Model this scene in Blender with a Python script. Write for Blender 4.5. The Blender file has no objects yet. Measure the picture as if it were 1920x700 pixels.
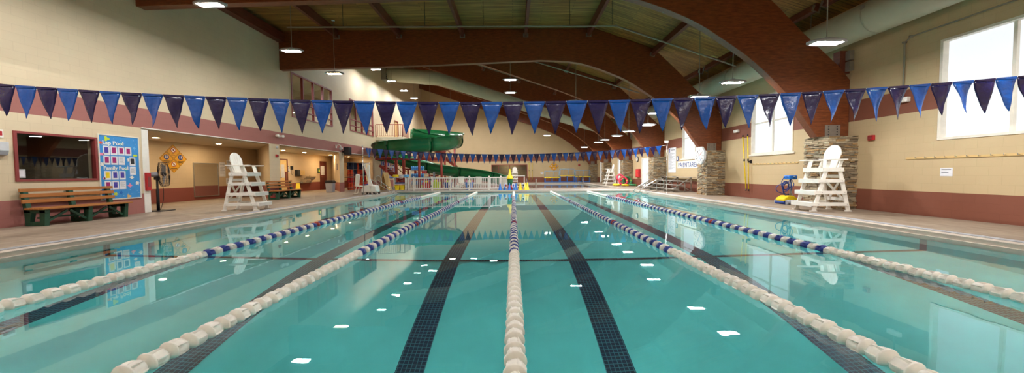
import bpy, math, random
from mathutils import Vector, Matrix
random.seed(7)
PI = math.pi
scene = bpy.context.scene
COL = scene.collection

# ------------------------------------------------------------------ materials
def lin(h):
    h = h.lstrip('#')
    o = []
    for i in (0, 2, 4):
        c = int(h[i:i+2], 16)/255
        o.append(c/12.92 if c <= .04045 else ((c+.055)/1.055)**2.4)
    return tuple(o)

def newmat(name):
    m = bpy.data.materials.new(name); m.use_nodes = True
    return m, m.node_tree, m.node_tree.nodes['Principled BSDF']

def mat(name, hexc, rough=.6, metal=0, var=.06, scale=8, spec=None, bump=0, bscale=40, coat=0):
    """painted / plastic / metal surface with slight procedural variation"""
    m, nt, b = newmat(name)
    c = lin(hexc)
    tc = nt.nodes.new('ShaderNodeTexCoord')
    n = nt.nodes.new('ShaderNodeTexNoise'); n.inputs['Scale'].default_value = scale; n.inputs['Detail'].default_value = 3
    nt.links.new(tc.outputs['Object'], n.inputs['Vector'])
    r = nt.nodes.new('ShaderNodeValToRGB')
    r.color_ramp.elements[0].position = .3; r.color_ramp.elements[1].position = .7
    r.color_ramp.elements[0].color = (*[max(0, x*(1-var)) for x in c], 1)
    r.color_ramp.elements[1].color = (*[min(1, x*(1+var)) for x in c], 1)
    nt.links.new(n.outputs['Fac'], r.inputs['Fac']); nt.links.new(r.outputs['Color'], b.inputs['Base Color'])
    b.inputs['Roughness'].default_value = rough; b.inputs['Metallic'].default_value = metal
    if spec is not None: b.inputs['Specular IOR Level'].default_value = spec
    if coat: b.inputs['Coat Weight'].default_value = coat; b.inputs['Coat Roughness'].default_value = .1
    if bump:
        n2 = nt.nodes.new('ShaderNodeTexNoise'); n2.inputs['Scale'].default_value = bscale
        nt.links.new(tc.outputs['Object'], n2.inputs['Vector'])
        bp = nt.nodes.new('ShaderNodeBump'); bp.inputs['Strength'].default_value = bump; bp.inputs['Distance'].default_value = .01
        nt.links.new(n2.outputs['Fac'], bp.inputs['Height']); nt.links.new(bp.outputs['Normal'], b.inputs['Normal'])
    return m

def emis(name, rgb, s, base=.8):
    m, nt, b = newmat(name)
    b.inputs['Base Color'].default_value = (base, base, base, 1)
    b.inputs['Emission Color'].default_value = (*rgb, 1); b.inputs['Emission Strength'].default_value = s
    return m

def math_node(nt, op, a, b=None, clamp=False):
    n = nt.nodes.new('ShaderNodeMath'); n.operation = op; n.use_clamp = clamp
    for i, v in enumerate((a, b)):
        if v is None: continue
        if isinstance(v, (int, float)): n.inputs[i].default_value = v
        else: nt.links.new(v, n.inputs[i])
    return n.outputs[0]

def mixc(nt, fac, a, b, blend='MIX'):
    n = nt.nodes.new('ShaderNodeMix'); n.data_type = 'RGBA'; n.blend_type = blend
    for s, v in ((n.inputs[0], fac), (n.inputs[6], a), (n.inputs[7], b)):
        if isinstance(v, (int, float)): s.default_value = v
        elif isinstance(v, tuple): s.default_value = (*v[:3], 1)
        else: nt.links.new(v, s)
    return n.outputs[2]

def block_wall(name, cream, maroon, bands, zbase=.13):
    """painted concrete block: cream paint with maroon bands at given heights, 0.406 x 0.203 m running bond"""
    m, nt, b = newmat(name)
    tc = nt.nodes.new('ShaderNodeTexCoord'); sp = nt.nodes.new('ShaderNodeSeparateXYZ')
    nt.links.new(tc.outputs['Object'], sp.inputs[0])
    h = math_node(nt, 'ADD', sp.outputs['X'], sp.outputs['Y'])
    z = math_node(nt, 'SUBTRACT', sp.outputs['Z'], zbase)
    cb = nt.nodes.new('ShaderNodeCombineXYZ'); nt.links.new(h, cb.inputs[0]); nt.links.new(z, cb.inputs[1])
    br = nt.nodes.new('ShaderNodeTexBrick'); nt.links.new(cb.outputs[0], br.inputs['Vector'])
    br.inputs['Scale'].default_value = 1; br.inputs['Brick Width'].default_value = .406; br.inputs['Row Height'].default_value = .2033
    br.inputs['Mortar Size'].default_value = .0035; br.inputs['Mortar Smooth'].default_value = .5; br.offset = .5
    br.inputs['Color1'].default_value = (1, 1, 1, 1); br.inputs['Color2'].default_value = (.98, .98, .98, 1); br.inputs['Mortar'].default_value = (.87, .86, .84, 1)
    band = None
    for lo, hi in bands:
        a = math_node(nt, 'GREATER_THAN', sp.outputs['Z'], lo); c = math_node(nt, 'LESS_THAN', sp.outputs['Z'], hi)
        q = math_node(nt, 'MULTIPLY', a, c)
        band = q if band is None else math_node(nt, 'MAXIMUM', band, q)
    base = lin(cream)
    n = nt.nodes.new('ShaderNodeTexNoise'); n.inputs['Scale'].default_value = 1.3; n.inputs['Detail'].default_value = 4
    nt.links.new(tc.outputs['Object'], n.inputs['Vector'])
    if band is not None:
        c1 = mixc(nt, band, base, lin(maroon))
    else:
        c1 = base
    c2 = mixc(nt, 1.0, c1, br.outputs['Color'], 'MULTIPLY')
    rp = nt.nodes.new('ShaderNodeMapRange'); rp.inputs[3].default_value = .93; rp.inputs[4].default_value = 1.06
    nt.links.new(n.outputs['Fac'], rp.inputs[0])
    cc = nt.nodes.new('ShaderNodeCombineXYZ')
    for i in range(3): nt.links.new(rp.outputs[0], cc.inputs[i])
    c3 = mixc(nt, 1.0, c2, cc.outputs[0], 'MULTIPLY')
    nt.links.new(c3, b.inputs['Base Color'])
    b.inputs['Roughness'].default_value = .55; b.inputs['Specular IOR Level'].default_value = .3
    n2 = nt.nodes.new('ShaderNodeTexNoise'); n2.inputs['Scale'].default_value = 60
    nt.links.new(tc.outputs['Object'], n2.inputs['Vector'])
    hh = math_node(nt, 'ADD', math_node(nt, 'MULTIPLY', br.outputs['Fac'], -1.0), math_node(nt, 'MULTIPLY', n2.outputs['Fac'], .25))
    bp = nt.nodes.new('ShaderNodeBump'); bp.inputs['Strength'].default_value = .35; bp.inputs['Distance'].default_value = .003
    nt.links.new(hh, bp.inputs['Height']); nt.links.new(bp.outputs['Normal'], b.inputs['Normal'])
    return m

def wood(name, c1, c2, stretch=(1, 1, 1), rough=.45, rings=True):
    m, nt, b = newmat(name)
    tc = nt.nodes.new('ShaderNodeTexCoord'); mp = nt.nodes.new('ShaderNodeMapping')
    mp.inputs['Scale'].default_value = stretch
    nt.links.new(tc.outputs['Object'], mp.inputs[0])
    n = nt.nodes.new('ShaderNodeTexNoise'); n.inputs['Scale'].default_value = 3; n.inputs['Detail'].default_value = 6; n.inputs['Roughness'].default_value = .65
    nt.links.new(mp.outputs[0], n.inputs['Vector'])
    r = nt.nodes.new('ShaderNodeValToRGB')
    r.color_ramp.elements[0].position = .3; r.color_ramp.elements[1].position = .7
    r.color_ramp.elements[0].color = (*lin(c1), 1); r.color_ramp.elements[1].color = (*lin(c2), 1)
    nt.links.new(n.outputs['Fac'], r.inputs['Fac']); nt.links.new(r.outputs['Color'], b.inputs['Base Color'])
    b.inputs['Roughness'].default_value = rough
    bp = nt.nodes.new('ShaderNodeBump'); bp.inputs['Strength'].default_value = .15; bp.inputs['Distance'].default_value = .005
    nt.links.new(n.outputs['Fac'], bp.inputs['Height']); nt.links.new(bp.outputs['Normal'], b.inputs['Normal'])
    return m

def planks():
    m, nt, b = newmat('roof planks')
    tc = nt.nodes.new('ShaderNodeTexCoord'); sp = nt.nodes.new('ShaderNodeSeparateXYZ'); nt.links.new(tc.outputs['Object'], sp.inputs[0])
    cb = nt.nodes.new('ShaderNodeCombineXYZ'); nt.links.new(sp.outputs['X'], cb.inputs[0]); nt.links.new(sp.outputs['Y'], cb.inputs[1])
    br = nt.nodes.new('ShaderNodeTexBrick'); nt.links.new(cb.outputs[0], br.inputs['Vector'])
    br.inputs['Scale'].default_value = 1; br.inputs['Brick Width'].default_value = 2.6; br.inputs['Row Height'].default_value = .13
    br.inputs['Mortar Size'].default_value = .006; br.inputs['Color1'].default_value = (1, 1, 1, 1); br.inputs['Color2'].default_value = (.6, .6, .6, 1)
    br.inputs['Mortar'].default_value = (.12, .12, .12, 1)
    mp = nt.nodes.new('ShaderNodeMapping'); mp.inputs['Scale'].default_value = (.5, 9, 1); nt.links.new(tc.outputs['Object'], mp.inputs[0])
    n = nt.nodes.new('ShaderNodeTexNoise'); n.inputs['Scale'].default_value = 2; n.inputs['Detail'].default_value = 5; nt.links.new(mp.outputs[0], n.inputs['Vector'])
    r = nt.nodes.new('ShaderNodeValToRGB'); r.color_ramp.elements[0].color = (*lin('#84561f'), 1); r.color_ramp.elements[1].color = (*lin('#cc9446'), 1)
    r.color_ramp.elements[0].position = .3; r.color_ramp.elements[1].position = .75
    nt.links.new(n.outputs['Fac'], r.inputs['Fac'])
    nt.links.new(mixc(nt, 1.0, r.outputs['Color'], br.outputs['Color'], 'MULTIPLY'), b.inputs['Base Color'])
    b.inputs['Roughness'].default_value = .6
    return m

def deckmat():
    m, nt, b = newmat('brushed concrete deck')
    tc = nt.nodes.new('ShaderNodeTexCoord')
    n = nt.nodes.new('ShaderNodeTexNoise'); n.inputs['Scale'].default_value = 1.1; n.inputs['Detail'].default_value = 8; n.inputs['Roughness'].default_value = .7
    mp = nt.nodes.new('ShaderNodeMapping'); mp.inputs['Scale'].default_value = (3.5, .6, 1); nt.links.new(tc.outputs['Object'], mp.inputs[0])
    n2 = nt.nodes.new('ShaderNodeTexNoise'); n2.inputs['Scale'].default_value = 2.2; n2.inputs['Detail'].default_value = 6; nt.links.new(mp.outputs[0], n2.inputs['Vector'])
    nt.links.new(tc.outputs['Object'], n.inputs['Vector'])
    r = nt.nodes.new('ShaderNodeValToRGB'); e = r.color_ramp.elements
    e[0].position = .32; e[0].color = (*lin('#78685a'), 1); e[1].position = .7; e[1].color = (*lin('#ab9a85'), 1)
    f = math_node(nt, 'ADD', math_node(nt, 'MULTIPLY', n.outputs['Fac'], .5), math_node(nt, 'MULTIPLY', n2.outputs['Fac'], .5))
    nt.links.new(f, r.inputs['Fac'])
    # saw-cut joints every 3.05 m
    sp = nt.nodes.new('ShaderNodeSeparateXYZ'); nt.links.new(tc.outputs['Object'], sp.inputs[0])
    j = math_node(nt, 'LESS_THAN', math_node(nt, 'MODULO', math_node(nt, 'ADD', sp.outputs['Y'], 30.0), 3.05), .018)
    nt.links.new(mixc(nt, j, r.outputs['Color'], lin('#6a5a4c')), b.inputs['Base Color'])
    b.inputs['Roughness'].default_value = .55
    n3 = nt.nodes.new('ShaderNodeTexNoise'); n3.inputs['Scale'].default_value = 45; nt.links.new(tc.outputs['Object'], n3.inputs['Vector'])
    bp = nt.nodes.new('ShaderNodeBump'); bp.inputs['Strength'].default_value = .35; bp.inputs['Distance'].default_value = .006
    nt.links.new(n3.outputs['Fac'], bp.inputs['Height']); nt.links.new(bp.outputs['Normal'], b.inputs['Normal'])
    return m

def tilemat(name, tile, grout, size=.052, axes=('X', 'Y'), g=.0045):
    m, nt, b = newmat(name)
    tc = nt.nodes.new('ShaderNodeTexCoord'); sp = nt.nodes.new('ShaderNodeSeparateXYZ'); nt.links.new(tc.outputs['Object'], sp.inputs[0])
    cb = nt.nodes.new('ShaderNodeCombineXYZ'); nt.links.new(sp.outputs[axes[0]], cb.inputs[0]); nt.links.new(sp.outputs[axes[1]], cb.inputs[1])
    br = nt.nodes.new('ShaderNodeTexBrick'); nt.links.new(cb.outputs[0], br.inputs['Vector']); br.offset = 0
    br.inputs['Scale'].default_value = 1; br.inputs['Brick Width'].default_value = size; br.inputs['Row Height'].default_value = size
    br.inputs['Mortar Size'].default_value = g
    c = lin(tile)
    br.inputs['Color1'].default_value = (*c, 1); br.inputs['Color2'].default_value = (*[x*.7 for x in c], 1); br.inputs['Mortar'].default_value = (*lin(grout), 1)
    nt.links.new(br.outputs['Color'], b.inputs['Base Color']); b.inputs['Roughness'].default_value = .4
    return m

def watermat():
    m = bpy.data.materials.new('pool water'); m.use_nodes = True; nt = m.node_tree; nt.nodes.clear()
    o = nt.nodes.new('ShaderNodeOutputMaterial'); g = nt.nodes.new('ShaderNodeBsdfGlass')
    g.inputs['IOR'].default_value = 1.333; g.inputs['Roughness'].default_value = 0; g.inputs['Color'].default_value = (1, 1, 1, 1)
    tc = nt.nodes.new('ShaderNodeTexCoord'); n = nt.nodes.new('ShaderNodeTexNoise'); n.inputs['Scale'].default_value = 2.2; n.inputs['Detail'].default_value = 2
    nt.links.new(tc.outputs['Object'], n.inputs['Vector'])
    bp = nt.nodes.new('ShaderNodeBump'); bp.inputs['Strength'].default_value = .035; bp.inputs['Distance'].default_value = .02
    nt.links.new(n.outputs['Fac'], bp.inputs['Height']); nt.links.new(bp.outputs['Normal'], g.inputs['Normal'])
    nt.links.new(g.outputs[0], o.inputs[0])
    return m

def glassmat(name, tint=(.9, .93, .92), ior=1.5):
    m = bpy.data.materials.new(name); m.use_nodes = True; nt = m.node_tree; nt.nodes.clear()
    o = nt.nodes.new('ShaderNodeOutputMaterial'); g = nt.nodes.new('ShaderNodeBsdfGlossy'); g.inputs['Roughness'].default_value = 0
    t = nt.nodes.new('ShaderNodeBsdfTransparent'); t.inputs['Color'].default_value = (*tint, 1)
    f = nt.nodes.new('ShaderNodeFresnel'); ge = nt.nodes.new('ShaderNodeNewGeometry'); nt.links.new(math_node(nt, 'POWER', ior, math_node(nt, 'SUBTRACT', 1.0, math_node(nt, 'MULTIPLY', ge.outputs['Backfacing'], 2.0))), f.inputs[0]); x = nt.nodes.new('ShaderNodeMixShader')
    nt.links.new(f.outputs[0], x.inputs[0]); nt.links.new(t.outputs[0], x.inputs[1]); nt.links.new(g.outputs[0], x.inputs[2]); nt.links.new(x.outputs[0], o.inputs[0])
    return m

BANDS = [(-.5, .74), (2.77, 3.38)]
M = dict(
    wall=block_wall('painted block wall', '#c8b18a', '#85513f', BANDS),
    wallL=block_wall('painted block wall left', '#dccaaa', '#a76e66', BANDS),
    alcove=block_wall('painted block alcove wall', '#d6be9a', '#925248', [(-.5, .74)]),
    plain=mat('cream painted panel', '#e3d8bd', .6),
    soffit=mat('textured soffit', '#cdbfa6', .8, bump=.3, bscale=80),
    arch=wood('stained glulam timber', '#5a2a15', '#8f4f28', (1.2, 14, 7), .38),
    purlin=wood('stained purlin timber', '#5e2a1a', '#7c3e28', (8, .8, 8), .5),
    planks=planks(), deck=deckmat(),
    coping=mat('pool coping concrete', '#c9bcae', .5, bump=.2), grate=mat('gutter grate plastic', '#c4c8cf', .5),
    basin=mat('teal pool plaster', '#62e2e2', .7, var=.04, scale=3), basin2=mat('pale pool plaster', '#b9c8b8', .7),
    lanetile=tilemat('black lane tile', '#0c3654', '#3f8694'), crosstile=tilemat('black cross tile', '#12303f', '#3c7c88'),
    water=watermat(), glass=glassmat('window glass', (.85, .88, .88), 1.6), 
    stoneA=mat('ledge stone tan', '#9c8a6e', .85, var=.2, scale=14, bump=.6), stoneB=mat('ledge stone grey', '#8e826c', .85, var=.2, scale=14, bump=.6),
    stoneC=mat('ledge stone ochre', '#a18259', .85, var=.2, scale=14, bump=.6), stoneD=mat('ledge stone dark', '#7c6d58', .85, var=.2, scale=14, bump=.6),
    stoneE=mat('ledge stone pale', '#b0a286', .85, var=.2, scale=14, bump=.6), grout=mat('dark mortar', '#4a4238', .95),
    white=mat('white plastic lumber', '#eeebe2', .45, var=.03), pvc=mat('white fence vinyl', '#e9e4dc', .4, var=.03), offwhite=mat('warm white plastic', '#e6dfd0', .5),
    floatw=mat('white float plastic', '#f6f2e8', .35, var=.05, scale=20), floatb=mat('blue float plastic', '#2f4596', .35, var=.1), floatr=mat('red float plastic', '#b3362f', .35),
    navyflag=mat('navy vinyl', '#1f1c4a', .22, var=.15, scale=25, bump=.5, bscale=18), blueflag=mat('blue vinyl', '#1250a0', .22, var=.12, scale=25, bump=.5, bscale=18),
    navyflag2=mat('navy vinyl', '#23234f', .3, var=.1), 
    cord=mat('white cord', '#e8e6df', .6), green=mat('green recycled plastic', '#1f4a35', .55, var=.15), slat=wood('brown bench slat', '#a5682f', '#bd7c40', (6, 1, 6), .55),
    slide=mat('green fiberglass', '#0f6b3a', .22, var=.1, scale=2, coat=.3), slided=mat('dark green flange', '#0b4526', .3),
    redsteel=mat('red painted steel', '#a03c30', .45), maroonf=mat('maroon window frame', '#8c3a38', .45), red=mat('red enamel', '#b5242a', .4),
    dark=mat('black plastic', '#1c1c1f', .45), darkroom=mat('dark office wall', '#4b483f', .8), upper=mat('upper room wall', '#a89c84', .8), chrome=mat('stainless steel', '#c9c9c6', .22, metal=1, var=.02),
    alu=mat('anodised aluminium', '#b6b2aa', .35, metal=.7), galv=mat('galvanised steel', '#a7a59d', .45, metal=.6), grey=mat('grey plastic', '#9a9da3', .5), lgrey=mat('light grey plastic', '#c5c6c8', .5),
    duct=mat('painted duct', '#b4b49e', .5, var=.05, scale=1.5), pipe=mat('painted pipe', '#8a8577', .5),
    yellow=mat('yellow plastic', '#f0d21a', .4), amber=mat('amber sign face', '#e3a51e', .5), blue=mat('blue plastic', '#1f6fc4', .4), blued=mat('dark blue plastic', '#1f3f8a', .5), sky=mat('light blue plastic', '#66b4e8', .5),
    boardblue=mat('blue poster paper', '#3d92d6', .7, var=.05), paper=mat('white paper', '#e6e6ea', .7), magenta=mat('magenta print', '#a32470', .7, var=.3, scale=60), violet=mat('violet print', '#4a3fa5', .7, var=.3, scale=60),
    pink=mat('pink cutout', '#f08fb0', .6), lime=mat('lime cutout', '#c8dc3c', .6), orange=mat('orange vest fabric', '#ee5a2c', .7, var=.2), vestred=mat('red vest fabric', '#d22f2f', .7, var=.2),
    navy=mat('navy fabric', '#1d2747', .8), bin=mat('grey bin plastic', '#a5a7b0', .5), brown=mat('dark brown door', '#6e352b', .5), tan=mat('tan cardboard', '#d8b679', .7),
    mirror=mat('mirror glass', '#f2f4f3', .01, metal=1, var=0), plate=mat('drilled steel plate', '#8f857b', .45, metal=.3), deskblue=mat('pale blue letters', '#3c52b4', .6),
    ringred=mat('pink red foam', '#e2405c', .6), ringgreen=mat('green foam', '#2f7d4f', .6),
    housing=mat('lamp housing', '#9fa0a2', .4), led=emis('led panel cool', (.985, .97, .965), 330), ledwarm=emis('led panel warm', (1, .72, .38), 60), can=emis('recessed lamp', (1, .78, .5), 420), ledfar=emis('led panel far', (.985, .97, .965), 540), lednear=emis('led panel near', (.985, .97, .965), 400),
    pane=emis('daylit frosted pane', (.93, .97, 1.0), .98, .12), blackprint=mat('black print', '#2b2b30', .7), teal=mat('teal cutout', '#2fb1b5', .6), 
)

# ------------------------------------------------------------------ mesh builder
class MB:
    def __init__(s): s.v = []; s.f = []; s.mi = []; s.smooth = []
    def _add(s, vs, fs, mi=0, sm=False, mtx=None):
        b = len(s.v)
        for p in vs:
            p = Vector(p)
            if mtx is not None: p = mtx @ p
            s.v.append(p)
        for f in fs: s.f.append([b+i for i in f]); s.mi.append(mi); s.smooth.append(sm)
        return s
    def box(s, x0, x1, y0, y1, z0, z1, mi=0, mtx=None):
        if x0 > x1: x0, x1 = x1, x0
        if y0 > y1: y0, y1 = y1, y0
        if z0 > z1: z0, z1 = z1, z0
        vs = [(x, y, z) for x in (x0, x1) for y in (y0, y1) for z in (z0, z1)]
        return s._add(vs, [(0, 1, 3, 2), (4, 6, 7, 5), (0, 4, 5, 1), (2, 3, 7, 6), (0, 2, 6, 4), (1, 5, 7, 3)], mi, False, mtx)
    def bar(s, a, b, w, h, mi=0, up=(0, 0, 1)):
        """rectangular bar from a to b: w across, h along up"""
        a = Vector(a); b = Vector(b); d = (b-a); L = d.length; d.normalize()
        u = Vector(up); r = d.cross(u)
        if r.length < 1e-4: r = d.cross(Vector((1, 0, 0)))
        r.normalize(); u = r.cross(d)
        mt = Matrix((r, d, u)).transposed().to_4x4(); mt.translation = a
        return s.box(-w/2, w/2, 0, L, -h/2, h/2, mi, mt)
    def tube(s, pts, r, n=8, mi=0, cap=True, smooth=True, closed=False):
        pts = [Vector(p) for p in pts]; N = len(pts)
        rs = r if isinstance(r, (list, tuple)) else [r]*N
        base = len(s.v); prev = None
        for i, p in enumerate(pts):
            if closed: d = pts[(i+1) % N]-pts[i-1]
            else: d = (pts[min(i+1, N-1)]-pts[max(i-1, 0)])
            d.normalize()
            if prev is None:
                u = d.orthogonal().normalized()
            else:
                u = (prev-d*prev.dot(d))
                u = u.normalized() if u.length > 1e-5 else d.orthogonal().normalized()
            prev = u; w = d.cross(u)
            for k in range(n):
                a = 2*PI*k/n; s.v.append(p+(u*math.cos(a)+w*math.sin(a))*rs[i])
        R = N if closed else N-1
        for i in range(R):
            i2 = (i+1) % N
            for k in range(n):
                s.f.append([base+i*n+k, base+i*n+(k+1) % n, base+i2*n+(k+1) % n, base+i2*n+k]); s.mi.append(mi); s.smooth.append(smooth)
        if cap and not closed:
            s.f.append([base+k for k in range(n)][::-1]); s.mi.append(mi); s.smooth.append(False)
            s.f.append([base+(N-1)*n+k for k in range(n)]); s.mi.append(mi); s.smooth.append(False)
        return s
    def lathe(s, prof, n=16, mi=0, mtx=None, smooth=True, mod=None):
        """prof: (r, z) list around local z"""
        vs = []; fs = []
        for (r, z) in prof:
            for k in range(n):
                a = 2*PI*k/n; rr = r*(mod(a) if mod else 1)
                vs.append((rr*math.cos(a), rr*math.sin(a), z))
        for i in range(len(prof)-1):
            for k in range(n):
                fs.append((i*n+k, i*n+(k+1) % n, (i+1)*n+(k+1) % n, (i+1)*n+k))
        fs.append(tuple(range(n))[::-1]); fs.append(tuple((len(prof)-1)*n+k for k in range(n)))
        return s._add(vs, fs, mi, smooth, mtx)
    def prism(s, poly, d0, d1, mi=0, mtx=None, axis='y'):
        """poly of (a,b); extruded: axis y -> (a, d, b); axis x -> (d, a, b); axis z -> (a, b, d)"""
        n = len(poly)
        f = {'y': lambda a, b, d: (a, d, b), 'x': lambda a, b, d: (d, a, b), 'z': lambda a, b, d: (a, b, d)}[axis]
        vs = [f(a, b, d0) for a, b in poly]+[f(a, b, d1) for a, b in poly]
        fs = [tuple(range(n)), tuple(range(2*n-1, n-1, -1))]+[(i, (i+n), ((i+1) % n)+n, (i+1) % n) for i in range(n)]
        return s._add(vs, fs, mi, False, mtx)
    def quad(s, a, b, c, d, mi=0): return s._add([a, b, c, d], [(0, 1, 2, 3)], mi)
    def build(s, name, mats, parent=None, loc=None, bevel=0, solid=0):
        me = bpy.data.meshes.new(name); me.from_pydata([tuple(v) for v in s.v], [], s.f)
        for m in (mats if isinstance(mats, (list, tuple)) else [mats]): me.materials.append(m)
        me.polygons.foreach_set('material_index', s.mi); me.polygons.foreach_set('use_smooth', s.smooth)
        import bmesh
        bm = bmesh.new(); bm.from_mesh(me); bmesh.ops.recalc_face_normals(bm, faces=bm.faces); bm.to_mesh(me); bm.free()
        o = bpy.data.objects.new(name, me); COL.objects.link(o)
        if parent is not None: o.parent = parent
        if loc: o.location = loc
        if solid:
            md = o.modifiers.new('thick', 'SOLIDIFY'); md.thickness = solid; md.offset = 0
        if bevel:
            md = o.modifiers.new('bev', 'BEVEL'); md.width = bevel; md.segments = 2; md.limit_method = 'ANGLE'
        return o

def tag(o, label=None, cat=None, group=None, kind=None):
    if label: o['label'] = label
    if cat: o['category'] = cat
    if group: o['group'] = group
    if kind: o['kind'] = kind
    return o
def thing(name, label, cat, loc=(0, 0, 0), rz=0, group=None):
    o = bpy.data.objects.new(name, None); COL.objects.link(o); o.location = loc; o.rotation_euler = (0, 0, rz); o.empty_display_size = .1
    return tag(o, label, cat, group)
def struct(o): o['kind'] = 'structure'; return o
def children(o): return [c for c in scene.objects if c.parent == o]
def dup(o, loc, rz=None, label=None, group=None, parent=None):
    kids = children(o); c = o.copy(); COL.objects.link(c); c.location = loc
    if rz is not None: c.rotation_euler = (0, 0, rz)
    if label: c['label'] = label
    if group: c['group'] = group
    if parent is not None: c.parent = parent
    for k in kids:
        kk = k.copy(); COL.objects.link(kk); kk.parent = c
        for g in children(k):
            gg = g.copy(); COL.objects.link(gg); gg.parent = kk
    return c
def text(s, size, m, parent, loc, rot, name='lettering', ext=.002, align='LEFT', spacing=1, bold=0):
    cu = bpy.data.curves.new(name, 'FONT'); cu.body = s; cu.size = size; cu.extrude = ext; cu.align_x = align; cu.space_character = spacing; cu.resolution_u = 2; cu.offset = bold
    tmp = bpy.data.objects.new('text_source', cu); COL.objects.link(tmp)
    me = bpy.data.meshes.new_from_object(tmp.evaluated_get(bpy.context.evaluated_depsgraph_get()))
    bpy.data.objects.remove(tmp); bpy.data.curves.remove(cu); me.materials.clear(); me.materials.append(m)
    o = bpy.data.objects.new(name, me); COL.objects.link(o); o.location = loc; o.rotation_euler = rot; o.parent = parent
    return o
ROT_L = (PI/2, 0, PI/2)     # text readable on the left wall (faces +X)
ROT_R = (PI/2, 0, -PI/2)    # text readable on the right wall (faces -X)
ROT_F = (PI/2, 0, 0)        # text readable on the far wall (faces -Y)
def RZ(a, loc=(0, 0, 0)):
    m = Matrix.Rotation(a, 4, 'Z'); m.translation = Vector(loc); return m

# ------------------------------------------------------------------ setting
DK = .13
LX, RX, BX = -11.5, 10.3, -14.8
YB, YE = -3.0, 43.5
def plate(mb, axis, c0, c1, a0, a1, z0, z1, holes=(), mi=0):
    ya = sorted({a0, a1, *[h[0] for h in holes], *[h[1] for h in holes]}); za = sorted({z0, z1, *[h[2] for h in holes], *[h[3] for h in holes]})
    for i in range(len(ya)-1):
        for j in range(len(za)-1):
            ym = (ya[i]+ya[i+1])/2; zm = (za[j]+za[j+1])/2
            if any(h[0] < ym < h[1] and h[2] < zm < h[3] for h in holes): continue
            if axis == 'x': mb.box(c0, c1, ya[i], ya[i+1], za[j], za[j+1], mi)
            else: mb.box(ya[i], ya[i+1], c0, c1, za[j], za[j+1], mi)
    return mb
# openings
WIN_OFF = (7.95, 9.55, 1.17, 2.35)
UPW1 = (18.1, 22.15, 4.3, 6.63); UPW2 = (24.5, 28.6, 4.36, 6.63); BALD = (33.7, 34.8, 4.4, 6.5)
mb = MB()
plate(mb, 'x', LX-.25, LX, YB, 10.72, DK-.3, 2.77, [WIN_OFF])
plate(mb, 'x', LX-.25, LX, YB, 17.3, 2.77, 8.3)
plate(mb, 'x', LX-.25, LX, 17.3, YE, 2.77, 13.75, [UPW1, UPW2, BALD])
plate(mb, 'x', LX-.25, LX, 29.5, YE, DK-.3, 2.77)
# splayed piers between alcoves (plan polygons)
mb.prism([(LX, 16.33), (LX, 17.05), (BX, 21.3), (BX, 20.0)], DK-.3, 2.77, axis='z')
mb.prism([(LX, 22.9), (LX, 23.5), (BX, 29.3), (BX, 28.2)], DK-.3, 2.77, axis='z')
mb.prism([(LX, 28.4), (LX, 29.5), (BX, 32.6), (BX, 31.4)], DK-.3, 2.77, axis='z')
struct(mb.build('wall_left', M['wallL']))
mb = MB(); plate(mb, 'x', BX-.2, BX, 10.0, 33, DK-.3, 2.8, [(21.75, 22.65, DK, 2.3), (26.45, 27.35, DK, 2.3)]); mb.box(BX, LX-.25, 10.52, 10.72, DK-.3, 2.77)
mb.box(BX, LX-.25, 32.6, 32.8, DK-.3, 2.77)
struct(mb.build('wall_alcove', M['alcove']))
mb = MB(); mb.box(BX, LX-.25, 10.72, 32.6, 2.74, 2.77); struct(mb.build('ceiling_alcove', M['soffit']))
mb = MB(); mb.box(LX-.005, LX+.03, 10.72, 16.33, 2.755, 2.785); mb.box(LX-.005, LX+.03, 17.05, 22.9, 2.755, 2.785); mb.box(LX-.005, LX+.03, 23.5, 28.4, 2.755, 2.785)
struct(mb.build('trim_1', M['white']))
# right wall
RW = [(4.9, 8.5, 2.0, 4.4), (12.85, 15.1, 2.0, 4.4), (18.55, 21.25, 2.07, 4.4), (26.3, 27.9, DK, 2.4), (32.9, 34.3, DK, 2.6), (39.6, 41.2, DK, 2.6)]
mb = MB(); plate(mb, 'x', RX, RX+.3, YB, YE, DK-.3, 7.0, RW); struct(mb.build('wall_right', M['wall']))
# end wall and back wall follow the roof profile
def zroof(x, far):
    if x > 4: return 8.35-.34*(x-4)
    return 8.35+(.34*(4-x) if far else 0)
EW = (-2.77, 1.74, .74, 2.36)
mb = MB()
plate(mb, 'y', YE, YE+.3, LX-.25, RX+.3, DK-.3, 6.0, [EW])
mb.prism([(LX-.25, 6.0), (RX+.3, 6.0), (RX+.3, zroof(RX+.3, 1)+.05), (LX-.25, zroof(LX-.25, 1)+.05)], YE, YE+.3)
struct(mb.build('wall_end', M['wall']))
mb = MB(); mb.box(LX-.25, RX+.3, YB-.3, YB, DK-.3, 8.4); struct(mb.build('wall_back', M['wall']))
# ceiling: flat deck over the near bays, rising single slope over the far bays
mb = MB(); T = .15
def deck_slab(x0, x1, y0, y1, far):
    z0, z1 = zroof(x0, far), zroof(x1, far)
    mb.prism([(x0, z0), (x1, z1), (x1, z1+T), (x0, z0+T)], y0, y1)
deck_slab(LX-.25, 4, YB-.3, 17.55, False); deck_slab(4, RX+.3, YB-.3, YE+.3, False); deck_slab(LX-.25, 4, 17.55, YE+.3, True)
struct(mb.build('ceiling', M['planks']))
mb = MB(); mb.prism([(LX, 8.36), (3.9, 8.36), (4, 8.36), (LX, zroof(LX, 1)+.03)], 17.53, 17.63); struct(mb.build('wall_gable', M['wall']))
mb = MB(); mb.box(LX, LX+.32, YB, 17.2, 7.78, 8.2); mb.box(LX, LX+.25, 17.7, YE, 12.95, 13.5); struct(mb.build('trim_2', M['purlin']))

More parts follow.
